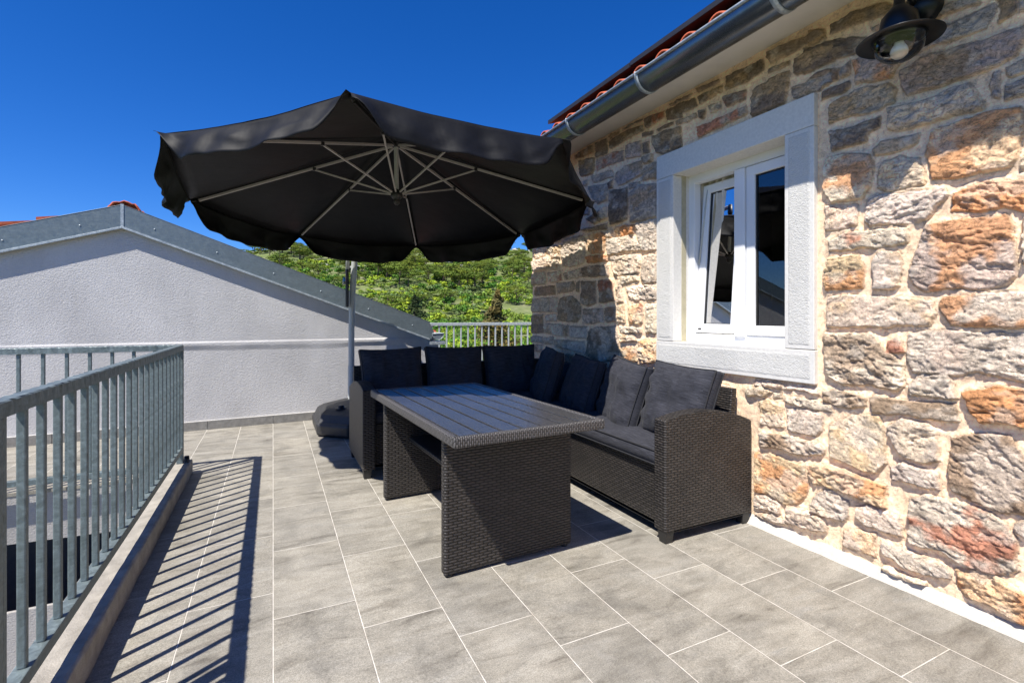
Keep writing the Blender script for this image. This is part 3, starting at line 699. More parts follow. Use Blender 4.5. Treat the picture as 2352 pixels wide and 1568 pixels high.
# ================================================================ STONE HOUSE
WX = 2.415                       # mortar plane; stones stand proud towards -x
house = empty('stone_house', (2.42, 1.5, 0), 'rustic rubble stone house wall with tiled roof, gutter and white framed window', 'house')
STONES = "t- 157,257 150,254 149,249 157,249;t- 147,254 138,255 123,252 120,248 123,247 136,249 147,250;go 129,244 121,243 120,239 128,242;t- 160,249 144,246 132,241 131,239 134,235 145,237 157,236 160,236;g- 142,232 138,233 138,227 141,227;po 136,232 130,233 119,226 118,223 121,218 135,221;t- 159,232 151,234 143,232 143,227 151,225 159,226;t- 150,224 139,224 138,221 142,220 151,220;g- 110,226 104,230 92,230 87,231 87,228 89,223 97,223 106,224 115,224;g- 106,239 99,238 91,236 91,233 98,234 105,235;t- 86,232 81,229 81,224 85,223;g- 80,229 78,228 78,223 80,224;pt 117,219 110,221 93,219 79,218 79,213 81,208 93,207 106,207 115,208 117,212;g- 148,215 141,218 132,218 122,216 119,212 120,207 128,206 141,208 147,207;gb 122,205 112,203 101,204 95,204 92,199 90,195 90,193 100,194 106,193 119,194 122,196;g- 88,201 87,205 85,205 86,199 86,195 88,196;g- 83,205 78,206 78,201 83,202;g- 84,199 78,199 78,194 84,194;tr 147,203 136,202 126,203 126,198 130,197 131,193 146,194;g- 128,189 125,191 110,190 111,187 118,185 128,186;yo 106,189 98,191 88,191 80,190 79,183 81,171 84,169 99,169 106,170 108,181;bo 148,191 141,191 130,187 128,181 129,173 133,168 146,169 149,174 150,183;yb 125,182 118,183 111,180 109,173 109,169 123,169 126,171 126,176;b- 80,171 78,172 78,167 80,167;gr 130,166 125,168 115,167 103,166 101,163 106,156 108,154 115,154 129,155 131,158;or 99,163 90,165 78,164 78,152 84,155 90,154 100,156 100,160;b- 149,168 143,167 135,166 135,157 140,156 149,156;br 148,151 140,154 127,153 115,152 115,146 123,145 133,146 147,146;yo 148,143 135,143 132,137 132,128 139,128 149,127 150,134;g- 126,143 118,143 117,138 118,128 120,127 128,127 128,138;po 109,152 97,152 84,152 82,147 81,137 81,129 83,126 92,125 101,126 107,125 113,128 114,134 110,147;g- 79,150 78,150 78,134 79,134;by 148,124 140,125 120,123 110,122 106,121 105,116 107,111 132,110 148,110 148,117;go 103,122 94,123 84,124 78,123 78,111 94,111 100,111 103,118;bt 149,107 129,107 123,100 116,95 116,85 119,83 129,84 141,83 148,86 149,97;pr 122,104 118,106 116,100 118,99 122,99;gp 114,107 106,109 92,109 79,109 77,100 77,91 84,92 92,94 98,92 106,92 112,91 115,98;g- 188,80 170,81 163,80 153,80 152,77 162,77 173,77 188,77;b- 194,74 183,77 177,74 180,72 193,70;b- 176,74 172,75 172,72 176,71;yb 185,68 180,71 172,67 170,57 178,56 185,56;g- 170,73 162,74 153,73 147,72 146,69 154,69 161,69 169,70;pg 169,67 156,68 150,67 151,59 154,56 159,56 168,56;tb 151,79 144,80 135,79 131,78 132,74 138,72 144,72 150,74;tg 185,51 174,53 163,53 153,53 150,51 150,48 159,45 170,45 183,44;yb 147,63 138,69 125,71 124,65 123,51 126,46 132,45 141,47 147,48;yo 188,39 178,41 165,40 159,40 158,32 159,25 163,20 170,17 181,19 188,18;yo 157,41 151,43 138,43 132,42 123,41 123,32 132,32 144,33 155,32 157,36;g- 188,15 183,18 173,16 173,11 183,10 188,9;g- 188,6 178,9 170,9 170,7 182,4 188,5;pb 169,16 162,18 150,17 149,11 154,9 162,8 170,8;gb 154,28 147,32 139,29 139,24 140,19 147,18 154,19 156,21;gb 135,27 130,31 117,29 116,22 123,21 130,21 135,23;yg 141,15 134,18 127,18 128,8 134,8 141,7;gb 125,16 117,17 109,16 101,16 100,12 108,9 116,9 124,11;b- 124,6 117,6 108,6 108,5 117,3 125,4;oy 98,16 89,20 83,18 78,16 76,14 76,5 83,6 89,8 95,7 98,10;gr 114,38 108,42 100,42 91,42 83,39 81,35 81,28 80,24 82,21 89,19 95,19 103,21 113,20 114,30;g- 81,40 78,43 78,36 81,38;tg 100,67 91,71 83,71 81,68 75,60 75,46 79,44 85,43 92,44 99,46 101,50 100,60;or 96,85 93,87 85,89 76,89 76,75 84,76 91,75 94,78;bg 114,87 109,91 101,92 99,88 98,83 106,82 114,82;tb 129,78 127,80 120,79 109,79 99,81 97,74 104,73 115,73 128,72;bg 122,67 117,71 108,71 105,68 104,57 109,55 116,55 119,59 122,64;g- 121,50 116,53 108,52 104,51 104,45 111,45 121,45;b- 450,182 438,184 421,179 422,174 442,173;b- 450,172 422,173 412,170 413,161 446,161;by 419,182 391,181 391,175 415,175;b- 412,175 394,174 394,170 410,171;b- 412,169 396,169 396,159 412,160;g- 388,185 358,185 352,178 356,161 372,159 391,162 393,173;yo 349,184 331,184 324,180 327,167 344,167 350,172;b- 324,183 317,183 316,178 323,178;oy 312,184 300,184 289,182 291,176 311,177;gb 323,177 295,175 291,170 293,164 321,164;bg 287,183 264,183 263,161 281,162 285,173;g- 291,174 282,167 283,163 292,164;or 352,166 323,164 322,159 349,160;b- 450,159 424,159 421,147 450,147;br 419,157 394,157 391,148 415,148;tb 388,154 349,157 346,149 385,149;tg 348,157 321,156 321,147 345,148;bg 318,162 287,161 283,155 285,147 307,146 313,148;b- 309,145 287,146 285,141 307,139;g- 280,158 265,158 264,147 265,139 277,138 282,143;t- 442,144 405,144 403,136 442,136;g- 401,146 372,146 368,140 375,137 399,137;t- 367,145 362,145 363,136 368,137;t- 359,145 338,144 338,126 349,124 359,126;tr 333,144 316,143 313,127 332,126;b- 311,137 304,139 302,126 310,126;bg 300,137 277,137 263,137 263,126 293,127;g- 450,132 413,133 412,119 452,120;g- 412,133 399,132 399,119 410,119;t- 394,132 375,133 360,125 360,115 366,110 396,111 398,122;gt 356,121 328,121 327,110 356,109;t- 323,122 313,122 312,111 323,110;by 311,124 301,124 300,110 310,110;yr 295,123 281,124 280,115 281,110 295,109;bg 277,124 263,124 263,103 277,103;t- 453,116 428,117 426,99 452,98;g- 422,116 403,117 401,111 421,110;g- 422,108 388,107 390,97 422,99;t- 387,106 381,107 382,97 388,97;g- 377,106 350,106 352,96 375,97;g- 452,95 428,95 428,89 450,89;g- 424,94 406,95 406,89 424,88;g- 405,93 355,93 353,83 378,85 403,86;tg 349,102 338,106 311,107 307,93 308,80 341,78 352,83;g- 307,107 282,107 282,103 304,102;b- 307,101 288,101 287,97 304,95;yo 307,91 287,92 286,82 305,81;yo 285,97 264,99 264,83 282,81 285,88;bt 454,86 430,86 430,80 452,79;t- 371,258 343,258 341,252 362,253 370,255;t- 337,258 323,257 322,245 337,246;t- 321,258 308,258 307,256 318,255;t- 320,253 303,255 280,253 280,249 293,249 318,247;t- 302,258 282,258 280,257 298,257;tr 278,257 259,255 258,251 274,249 278,251;t- 257,254 242,253 242,245 255,248;t- 280,247 269,245 269,243 280,244;t- 266,245 249,245 251,243 264,243;pt 299,244 282,242 281,231 299,234;t- 280,240 274,239 273,231 279,232;t- 280,230 270,229 271,224 279,224;t- 270,241 257,241 243,239 243,225 257,225 266,229 270,235;pr 336,244 316,244 302,241 302,234 321,235 336,235;g- 311,226 300,229 281,228 281,218 292,216 309,216 312,221;g- 280,221 271,223 263,221 263,211 280,213;g- 345,232 316,230 314,225 341,226;t- 364,251 341,247 339,239 343,234 360,236;t- 321,221 316,223 315,216 320,216;g- 296,214 282,213 283,210 296,211;g- 349,225 323,221 321,217 323,208 335,207 345,218;tg 321,215 298,212 297,206 298,188 318,187 321,196;g- 295,207 284,211 264,206 264,185 282,184 293,185 294,200;tg 351,197 324,203 323,194 341,192;t- 362,190 323,189 323,185 341,186;g- 358,231 349,231 349,227 356,227;t- 230,258 213,257 213,255 229,256;t- 229,253 211,252 211,249 227,248;t- 256,255 231,253 229,247 255,248;t- 253,257 234,257 234,255 252,256;gb 221,244 211,243 211,239 219,239;t- 228,244 223,243 224,238 227,238;bt 247,244 231,243 230,240 246,241;t- 208,256 199,256 183,255 183,249 194,247 208,249;tr 209,245 194,243 194,238 207,238;t- 189,241 177,242 168,242 168,234 171,226 190,226 190,235;pr 229,234 212,233 194,234 193,229 203,228 228,227;t- 180,257 165,256 150,254 150,251 164,250 179,251;t- 180,248 168,247 168,245 180,246;t- 165,246 158,247 145,244 145,236 158,236 165,239;g- 167,232 155,232 145,232 145,227 158,225 166,227"
PAL = {'t': (.34, .26, .195), 'g': (.60, .53, .465), 'p': (.66, .545, .47), 'b': (.76, .655, .54), 'y': (.72, .55, .37), 'o': (.64, .33, .16), 'r': (.50, .20, .12), '-': None}
stones = []
for item in STONES.split(';'):
    k, *pts = item.split(' '); stones.append((k, np.array([[float(a)/100 for a in p.split(',')] for p in pts])))
Y0, Y1, Z0, Z1 = -1.7, 4.53, 0.0, 2.605
occ = np.zeros((int((Y1-Y0)*100)+1, int(Z1*100)+1), bool)
def pts_in(poly, yy, zz):
    m = np.zeros(yy.shape, bool); n = len(poly)
    for i in range(n):
        (a, b), (c, d) = poly[i], poly[(i+1) % n]
        m ^= ((b > zz) != (d > zz)) & (yy < (c-a)*(zz-b)/(d-b if abs(d-b) > 1e-9 else 1e-9)+a)
    return m
gy_, gz_ = np.meshgrid(Y0+np.arange(occ.shape[0])/100, np.arange(occ.shape[1])/100, indexing='ij')
for k, p in stones: occ |= pts_in(p, gy_, gz_)
occ |= (gy_ > 1.50) & (gy_ < 2.67) & (gz_ > .79) & (gz_ < 2.27)
o2 = occ.copy()
for _ in range(2): o2[1:] |= o2[:-1]; o2[:-1] |= o2[1:]; o2[:, 1:] |= o2[:, :-1]; o2[:, :-1] |= o2[:, 1:]
for i in range(9000):
    t = i/9000; wd = int(rng.uniform(14, 40)*(1-t)+rng.uniform(6, 15)*t); hg = int(rng.uniform(9, 24)*(1-t)+rng.uniform(4, 9)*t)
    a = rng.integers(0, o2.shape[0]-wd); b_ = rng.integers(5, o2.shape[1]-hg)
    if o2[a:a+wd, b_:b_+hg].any(): continue
    o2[max(0, a-2):a+wd+2, max(0, b_-2):b_+hg+2] = True
    y, z = Y0+a/100, b_/100; W_, H_ = wd/100, hg/100; j = lambda s_: rng.uniform(0, s_)
    p = np.array([[y+j(.03), z+j(.02)], [y+W_*.5, z+j(.01)], [y+W_-j(.03), z+j(.02)], [y+W_-j(.01), z+H_*.5], [y+W_-j(.04), z+H_-j(.02)], [y+W_*.5, z+H_-j(.01)], [y+j(.04), z+H_-j(.02)], [y+j(.01), z+H_*.5]])
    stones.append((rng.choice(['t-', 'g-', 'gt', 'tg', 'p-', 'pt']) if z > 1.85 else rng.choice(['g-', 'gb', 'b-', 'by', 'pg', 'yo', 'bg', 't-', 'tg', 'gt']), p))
ys = np.concatenate([np.arange(Y0, .6, .012), np.arange(.6, 2.7, .0048), np.arange(2.7, Y1, .007), [Y1]])
zs = np.concatenate([np.arange(0, Z1, .005), [Z1]])
YY, ZZ = np.meshgrid(ys, zs, indexing='ij')
wy = YY+(fbm(YY*22, ZZ*22, 40, 5)-.5)*.024; wz = ZZ+(fbm(YY*22, ZZ*22, 50, 5)-.5)*.020
Hh = (fbm(YY*30, ZZ*30, 60, 3)-.5)*.006+(fbm(YY*3, ZZ*3, 61, 3)-.5)*.008
mort = np.array([.69, .555, .42])
C_ = np.ones(YY.shape+(4,)); C_[..., :3] = mort*(.9+.2*fbm(YY*5, ZZ*5, 62, 3))[..., None]; C_[..., 3] = 0
def seg_d(poly, y, z):
    d = np.full(y.shape, 9.)
    for i in range(len(poly)):
        a = poly[i]; b = poly[(i+1) % len(poly)]; e = b-a; l2 = (e**2).sum()+1e-9
        t = np.clip(((y-a[0])*e[0]+(z-a[1])*e[1])/l2, 0, 1); d = np.minimum(d, np.hypot(y-a[0]-t*e[0], z-a[1]-t*e[1]))
    return d
for si, (k, p) in enumerate(stones):
    mn = p.min(0)-.04; mx = p.max(0)+.04
    i0, i1 = np.searchsorted(ys, [mn[0], mx[0]]); j0, j1 = np.searchsorted(zs, [mn[1], mx[1]])
    if i1-i0 < 2 or j1-j0 < 2: continue
    S_ = (slice(i0, i1), slice(j0, j1)); y, z = wy[S_], wz[S_]
    d = seg_d(p, y, z); ins = pts_in(p, y, z); d = np.where(ins, d, -d)+.0055
    e = np.clip(d/.008, 0, 1); e = e*e*(3-2*e)
    base = .015+.012*rng.random(); pil = .005*np.clip(d/.03, 0, 1)**.6
    ang = rng.uniform(-.5, .5); sx_, sz_ = 1.0, rng.uniform(1.4, 2.6)
    ry = YY[S_]*math.cos(ang)+ZZ[S_]*math.sin(ang); rz = -YY[S_]*math.sin(ang)+ZZ[S_]*math.cos(ang)
    r1 = fbm(ry*9*sx_, rz*9*sz_, 100+si, 5); rid = 1-np.abs(fbm(ry*6, rz*11, 300+si, 3)-.5)*6
    rough = rng.uniform(.5, 1.35) if k[0] != 'o' else 1.3
    facet = (r1-.5)*.019*rough-np.clip(rid, 0, 1)**3*.007*rough
    crk = (fbm(ry*38, rz*60, 1300+si, 3)-.5)*.014*rough; cr2 = np.clip(1-np.abs(fbm(ry*11, rz*26, 1500+si, 3)-.5)*14, 0, 1)*-.006*rough
    step = np.floor(fbm(ry*4, rz*7, 500+si, 2)*6)/6*.017*rough
    tilt = rng.uniform(-.03, .03)*(YY[S_]-p[:, 0].mean())+rng.uniform(-.05, .03)*(ZZ[S_]-p[:, 1].mean())
    hst = base+pil+facet+crk+cr2+step-.006+tilt+(fbm(YY[S_]*75, ZZ[S_]*95, 1700+si, 2)-.5)*.005*rough
    new = Hh[S_]*(1-e)+np.maximum(hst, .006)*e
    men = np.clip(1+d/.02, 0, 1)*(d < .004)*.006
    Hh[S_] = np.where(d > 0, np.maximum(new, Hh[S_]*(1-e)), Hh[S_]+men*(1-e)*(Hh[S_] < .01))
    zm = p[:, 1].mean(); b0 = np.array(PAL[k[0]])*rng.uniform(.85, 1.15)*(np.array([.72, .74, .80]) if zm > 1.9 else 1)*np.array([1+rng.uniform(-.04, .05), 1, 1+rng.uniform(-.05, .04)])  # eave shade painted in: stones high on the wall darker and cooler
    f = fbm(ry*7+si, rz*9, 700+si, 4)[..., None]
    c = b0*(.72+.56*f)
    if k[1] != '-':
        pc_ = np.array(PAL[k[1]]); m_ = np.clip((fbm(YY[S_]*8+si*3, ZZ[S_]*10, 900+si, 5)-(.56 if k[1] == 'r' else .48))*9, 0, 1)[..., None]*.85; c = c*(1-m_)+pc_*(.7+.6*f)*m_
    else:
        m_ = np.clip((fbm(YY[S_]*7+si*5, ZZ[S_]*8, 950+si, 3)-.58)*8, 0, 1)[..., None]*.7; c = c*(1-m_)+np.array([.50, .36, .22])*(.8+.4*f)*m_
    wh = np.clip((fbm(YY[S_]*12, ZZ[S_]*15, 990, 4)-.56)*9, 0, 1)[..., None]*.45; c = c*(1-wh)+np.array([.60, .57, .52])*wh
    ee = np.clip((d-.001)/.005, 0, 1)[..., None]
    C_[S_][..., :3] = C_[S_][..., :3]*(1-ee)+c*ee; C_[S_][..., 3:] = np.maximum(C_[S_][..., 3:], ee)
sur = np.clip(np.maximum.reduce([1.52-YY, YY-2.655, .80-ZZ, ZZ-2.25])/.02, 0, 1)
Hh *= np.clip(sur, 0, 1)
Hh *= np.clip((.0+ZZ)/.05, .3, 1)
endc = np.clip((Y1-YY)/.03, 0, 1); Hh -= (1-endc)**2*.03
co = np.stack([WX-Hh, YY, ZZ], -1).reshape(-1, 3)
n1_, n2_ = YY.shape; ii, jj = np.meshgrid(np.arange(n1_-1), np.arange(n2_-1), indexing='ij')
hole = (YY[:-1, :-1] > 1.60) & (YY[:-1, :-1] < 2.56) & (ZZ[:-1, :-1] > .90) & (ZZ[:-1, :-1] < 2.16)
q0 = (ii*n2_+jj)[~hole].ravel()
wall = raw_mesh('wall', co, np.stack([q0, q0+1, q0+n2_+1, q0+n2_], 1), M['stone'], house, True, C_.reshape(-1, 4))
b = MB(); b.box(2.44, 8, 4.36, 4.535, -4.6, 2.6); b.box(5.6, 8, -3, 4.35, -.3, 2.6); b.box(2.47, 8, -3, 4.35, -4.6, -.15); b.box(2.44, 8, -3.2, -1.7, 0, 2.6)
b.build('rear_wall', M['stucco2'], house)
b = MB()                           # dark room behind the window (inside faces)
vs = [(x, y, z) for x in (2.50, 4.6) for y in (.9, 3.4) for z in (.2, 2.5)]
b.add(vs, [(4, 5, 7, 6), (0, 4, 6, 2), (1, 3, 7, 5), (0, 1, 5, 4), (2, 6, 7, 3)])
b.box(2.46, 2.50, .9, 1.69, .2, 2.5); b.box(2.46, 2.50, 2.48, 3.4, .2, 2.5); b.box(2.46, 2.50, 1.69, 2.48, 2.1, 2.5); b.box(2.46, 2.50, 1.69, 2.48, .2, .96)
b.build('room', simple('room_paint', (.45, .40, .27), .9), house)
# mortar fillet on the floor
nn = 260; vs = []; fs = []
for i in range(nn+1):
    y = -1.7+(4.5+1.7)*i/nn; a = float(fbm(np.array(y*6.), np.array(1.), 5, 4))
    x0 = 2.362+.022*a; h_ = .028+.030*float(fbm(np.array(y*9.), np.array(4.), 8, 4))
    vs += [(x0, y, .0005), (x0+.008, y, .007+.004*a), ((x0+2.41)/2+.004, y, h_*.42), (2.407, y, h_), (2.43, y, h_+.002)]
for i in range(nn):
    for k in range(4): fs.append((i*5+k, i*5+k+1, (i+1)*5+k+1, (i+1)*5+k))
MB().add(vs, fs, True).build('mortar_fillet', M['mortar'], house)

# window with limestone surround
win = empty('window', (2.42, 2.085, .82), None, None); attach(win, house); win.matrix_basis = Matrix.Identity(4)
win.matrix_parent_inverse = Matrix.Identity(4); win.location = Vector((2.42, 2.085, .82))-Vector(house.location)
del_keys = [k for k in ('label', 'category') if k in win]
def dressed(name, y0, y1, z0, z1, m2=1, x0=2.386):
    b = MB(); b.box(x0, 2.53, y0, y1, z0, z1, .003); o = b.build(name, M['limeflat'], win)
    return o
def panelled(x0, y0, y1, z0, z1, rim=.018):      # bush hammered field, sawn margin
    ny, nz = max(6, int((y1-y0)/.006)), max(6, int((z1-z0)/.006)); yy, zz = np.meshgrid(np.linspace(y0, y1, ny), np.linspace(z0, z1, nz), indexing='ij')
    dd = np.minimum.reduce([yy-y0, y1-yy, zz-z0, z1-zz]); e = np.clip(dd/.004, 0, 1)
    hh = (fbm(yy*170, zz*170, 3, 2)-.4)*.003*e
    return np.stack([x0+.0010*(1-e)*2-.0012*e-hh*e, yy, zz], -1).reshape(-1, 3), ny, nz
def field(parent, y0, y1, z0, z1, x0=2.3845):
    c, ny, nz = panelled(x0, y0, y1, z0, z1); ii, jj = np.meshgrid(np.arange(ny-1), np.arange(nz-1), indexing='ij'); q = (ii*nz+jj).ravel()
    raw_mesh('hammered_face', c, np.stack([q, q+1, q+nz+1, q+nz], 1), M['limestone'], None, True)
    o = bpy.context.scene.objects[-1] if False else col.objects[-1]
    return o
# each surround stone is a sub-part of the window; the hammered field is joined into its mesh
def stone_piece(name, y0, y1, z0, z1, ham=True, rim=.018):
    b = MB(); b.box(2.386, 2.53, y0, y1, z0, z1, .003)
    o = b.build(name, M['limeflat'], win)
    if ham:
        o.data.materials.append(M['limestone'])
        c, ny, nz = panelled(2.3855, y0+rim, y1-rim, z0+rim, z1-rim)
        bm = bmesh.new(); bm.from_mesh(o.data)
        P = o.matrix_parent_inverse if False else Matrix.Identity(4)
        vs = [bm.verts.new(tuple(p)) for p in c]
        for i in range(ny-1):
            for j in range(nz-1):
                f = bm.faces.new((vs[i*nz+j], vs[i*nz+j+1], vs[(i+1)*nz+j+1], vs[(i+1)*nz+j])); f.material_index = 1; f.smooth = True
        bm.to_mesh(o.data); bm.free()
    return o
stone_piece('lintel', 1.535, 2.640, 2.087, 2.245, False)
stone_piece('jamb', 2.482, 2.640, .984, 2.085)
stone_piece('jamb', 1.535, 1.690, .984, 2.085)
stone_piece('sill', 1.533, 2.643, .815, .981)
b = MB(); FX0, FX1 = 2.528, 2.588
b.box(FX0, FX1, 1.66, 2.50, .975, 1.035, .004); b.box(FX0, FX1, 1.66, 2.50, 2.035, 2.10, .004); b.box(FX0+.0004, FX1-.0004, 2.436, 2.50, 1.03, 2.04, .004); b.box(FX0+.0004, FX1-.0004, 1.66, 1.726, 1.03, 2.04, .004)
b.box(2.505, 2.53, 1.69, 2.482, .981, .996, .003)
b.build('frame', M['pvc'], win)
b = MB(); b.box(2.512, 2.56, 2.034, 2.108, 1.028, 2.03, .004); b.build('mullion', M['pvc'], win)
def sash(y0, y1, z0, z1, x0, tilt, name='sash'):
    T = Matrix.Translation((x0, 0, z0)) @ Matrix.Rotation(R(tilt), 4, 'Y') @ Matrix.Translation((-x0, 0, -z0))
    w_ = .058; t = .048; b = MB()
    b.box(x0, x0+t, y0, y1, z0, z0+w_, .005, T); b.box(x0, x0+t, y0, y1, z1-w_, z1, .005, T); b.box(x0+.0005, x0+t-.0005, y0, y0+w_, z0+.05, z1-.05, .005, T); b.box(x0+.0005, x0+t-.0005, y1-w_, y1, z0+.05, z1-.05, .005, T)
    s = b.build(name, M['pvc'], win)
    b = MB(); g = .006
    for a in ((y0+w_-.001, y0+w_+g, z0+w_, z1-w_), (y1-w_-g, y1-w_+.001, z0+w_, z1-w_), (y0+w_, y1-w_, z0+w_-.001, z0+w_+g), (y0+w_, y1-w_, z1-w_-g, z1-w_+.001)):
        b.box(x0+.012, x0+.03, a[0], a[1], a[2], a[3], 0, T)
    b.build('seal', M['gasket'], win)
    vs = [T @ Vector(p) for p in ((x0+.02, y0+w_-.002, z0+w_-.002), (x0+.02, y1-w_+.002, z0+w_-.002), (x0+.02, y1-w_+.002, z1-w_+.002), (x0+.02, y0+w_-.002, z1-w_+.002))]
    MB().add(vs, [(0, 1, 2, 3)]).build('pane', M['glass'], win)
    return T
T = sash(2.10, 2.432, 1.042, 2.026, 2.532, 4.4)
sash(1.705, 2.030, 1.036, 2.030, 2.520, 0)
b = MB(); b.box(2.5295, 2.533, 2.383, 2.408, 1.062, 1.072, 0, T); b.build('nameplate', M['gasket'], win)
b = MB(); b.tube([(2.56, 2.425, 1.5), (2.60, 2.40, 1.93), (2.61, 2.395, 1.99)], .006, 6); b.build('tilt_hinge', M['alu'], win)
# curtain inside the left half
nn = 60; vs = []; fs = []
for i in range(nn+1):
    y = 2.17+.60*i/nn; x = 2.635+.022*math.sin(i*1.05)+.01*math.sin(i*.37)
    vs += [(x, y, .55), (x+.004*math.sin(i*.5), y, 2.3)]
for i in range(nn): fs.append((i*2, i*2+2, i*2+3, i*2+1))
MB().add(vs, fs, True).build('curtain', M['curtain'], win)

# soffit, fascia, roof
b = MB(); b.box(2.135, 2.50, -3.2, 4.62, 2.603, 2.64, .003); b.build('soffit', M['soffit'], house)
GX, GZ, GRD = 2.064, 2.607, .091
gg = empty('gutter', (GX, 1.5, GZ), None, None); attach(gg, house); gg.matrix_parent_inverse = Matrix.Identity(4); gg.matrix_basis = Matrix.Identity(4); gg.location = Vector((GX, 1.5, GZ))-Vector(house.location)
for e in (win, gg):
    for k in ('label', 'category'):
        if k in e: del e[k]
b = MB(); half_gutter(b, GX, GZ, GRD, -3.2, 4.64, None, .003, 28); b.build('channel', M['gutter'], gg)
b = MB(); b.tube([(GX-GRD-.002, -3.2, GZ+.004), (GX-GRD-.002, 4.64, GZ+.004)], .0095, 12); b.build('lip', M['zinc_light'], gg)
for y in (3.98, 3.14, 2.36, 1.465, .6, -.25):
    b = MB(); n = 22; vs = []; fs = []
    for yy in (y-.014, y+.014):
        for rad_ in (GRD+.0045, GRD+.0005):
            for i in range(n+1):
                a = math.pi*.97+math.pi*1.05*i/n; vs.append((GX+rad_*math.cos(a), yy, GZ+rad_*math.sin(a)))
    m_ = n+1
    for i in range(n): fs += [(i, i+1, 2*m_+i+1, 2*m_+i), (i+1, i, m_+i, m_+i+1), (2*m_+i, 2*m_+i+1, 3*m_+i+1, 3*m_+i)]
    b.add(vs, fs, True); b.tube([(GX-GRD-.006, y, GZ-.03), (GX-GRD-.008, y, GZ+.012), (GX-GRD+.02, y, GZ+.016)], .005, 6)
    b.build('bracket', M['zinc_light'], gg)
rs = math.tan(R(17))
b = MB()
for k in range(-16, 14):
    y = 2.175+.1955*k
    if y > 4.62: continue
    vs = []; fs = []; n = 12
    X0 = 2.0
    for e in range(2):
        x = X0 if e == 0 else 8.0
        for rad_ in (.064, .050):
            for i in range(n+1):
                a = math.pi*i/n; vs.append((x, y+rad_*math.cos(a), 2.608+(x-X0)*rs+rad_*math.sin(a)*.95))
    m_ = n+1
    for i in range(n): fs += [(i, i+1, 2*m_+i+1, 2*m_+i), (m_+i+1, m_+i, 3*m_+i, 3*m_+i+1), (i+1, i, m_+i, m_+i+1)]
    b.add(vs, fs, True)
    vs = []; fs = []                      # second shell line inside the mouth of the tile
    for rad_ in (.047, .040):
        for i in range(n+1):
            a = math.pi*i/n; vs.append((X0+.012, y+rad_*math.cos(a), 2.608+rad_*math.sin(a)*.95))
    for i in range(n): fs.append((i, i+1, m_+i+1, m_+i))
    b.add(vs, fs, True)
b.build('roof_tiles', M['terracotta'], house)
def wedge(xa, xb, y0, y1, za, th):
    vs = [(x, y, za+(x-xa)*rs+dz) for dz in (0, th) for x, y in ((xa, y0), (xb, y0), (xb, y1), (xa, y1))]
    return MB().add(vs, [(3, 2, 1, 0), (4, 5, 6, 7), (0, 1, 5, 4), (1, 2, 6, 5), (2, 3, 7, 6), (3, 0, 4, 7)])
wedge(2.03, 8.0, -3.2, 4.62, 2.598, .012).build('roof_deck', M['darktile'], house)
for y0, y1, dz in ((2.53, 3.575, 0), (.9, 2.524, .006), (-1.2, .89, 0.0)):
    p = wedge(2.075, 3.9, y0, y1, 2.752+dz, .022); o = p.build('roof_board', M['darktile'], house)
    wedge(2.062, 2.075, y0, y1, 2.748+dz, .030).build('board_edge', M['panel'], o)
wedge(2.14, 2.16, -1.2, 3.56, 2.66, .09).build('board_batten', M['darktile'], house)

# ---------------------------------------------------------------- wall lamp
LY = 1.089
lamp = empty('wall_lamp', (2.39, LY, 2.397), 'black barn style wall lamp with clear glass dome high on the stone wall', 'lamp')
Rx = Matrix.Translation((2.365, LY-.005, 2.397)) @ Matrix.Rotation(R(-90), 4, 'Y')
b = MB(); b.lathe([(.0, .045), (.03, .043), (.05, .030), (.066, .012), (.07, .0), (.07, -.025)], (0, 0, 0), 28, Rx); b.build('wall_plate', M['blackm'], lamp)
SX, SZ = 2.222, 2.244
b = MB(); b.tube([(2.33, LY, 2.40), (2.30, LY, 2.425), (2.285, LY, 2.47), (2.262, LY, 2.505), (2.232, LY, 2.503), (2.222, LY, 2.46), (SX, LY, 2.40)], [.012, .012, .011, .011, .011, .013, .018], 12); b.build('arm', M['blackm'], lamp)
b = MB(); b.lathe([(.0, .150), (.018, .150), (.020, .128), (.030, .118), (.058, .085), (.066, .040), (.068, .004)], (SX, LY, SZ), 32); b.build('lamp_body', M['blackm'], lamp)
b = MB(); b.lathe([(.05, .014), (.085, .010), (.138, -.006), (.142, -.009), (.140, -.012), (.09, -.001), (.05, .001)], (SX, LY, SZ), 48); b.build('lamp_shade', M['blackm'], lamp)
b = MB(); b.lathe([(.084, .004), (.090, -.004), (.090, -.012), (.086, -.018), (.084, -.03), (.077, -.052), (.062, -.072), (.040, -.086), (.018, -.091), (.0005, -.092)], (SX, LY, SZ), 40); b.build('glass_dome', M['lampglass'], lamp)
b = MB(); b.lathe([(.024, .0), (.026, -.012), (.024, -.022)], (SX, LY, SZ), 20); b.build('lamp_socket', M['blackm'], lamp)
b = MB(); b.lathe([(.015, -.01), (.017, -.025), (.026, -.040), (.030, -.055), (.027, -.068), (.016, -.078), (.0005, -.081)], (SX, LY, SZ), 24); b.build('bulb', M['bulb'], lamp)

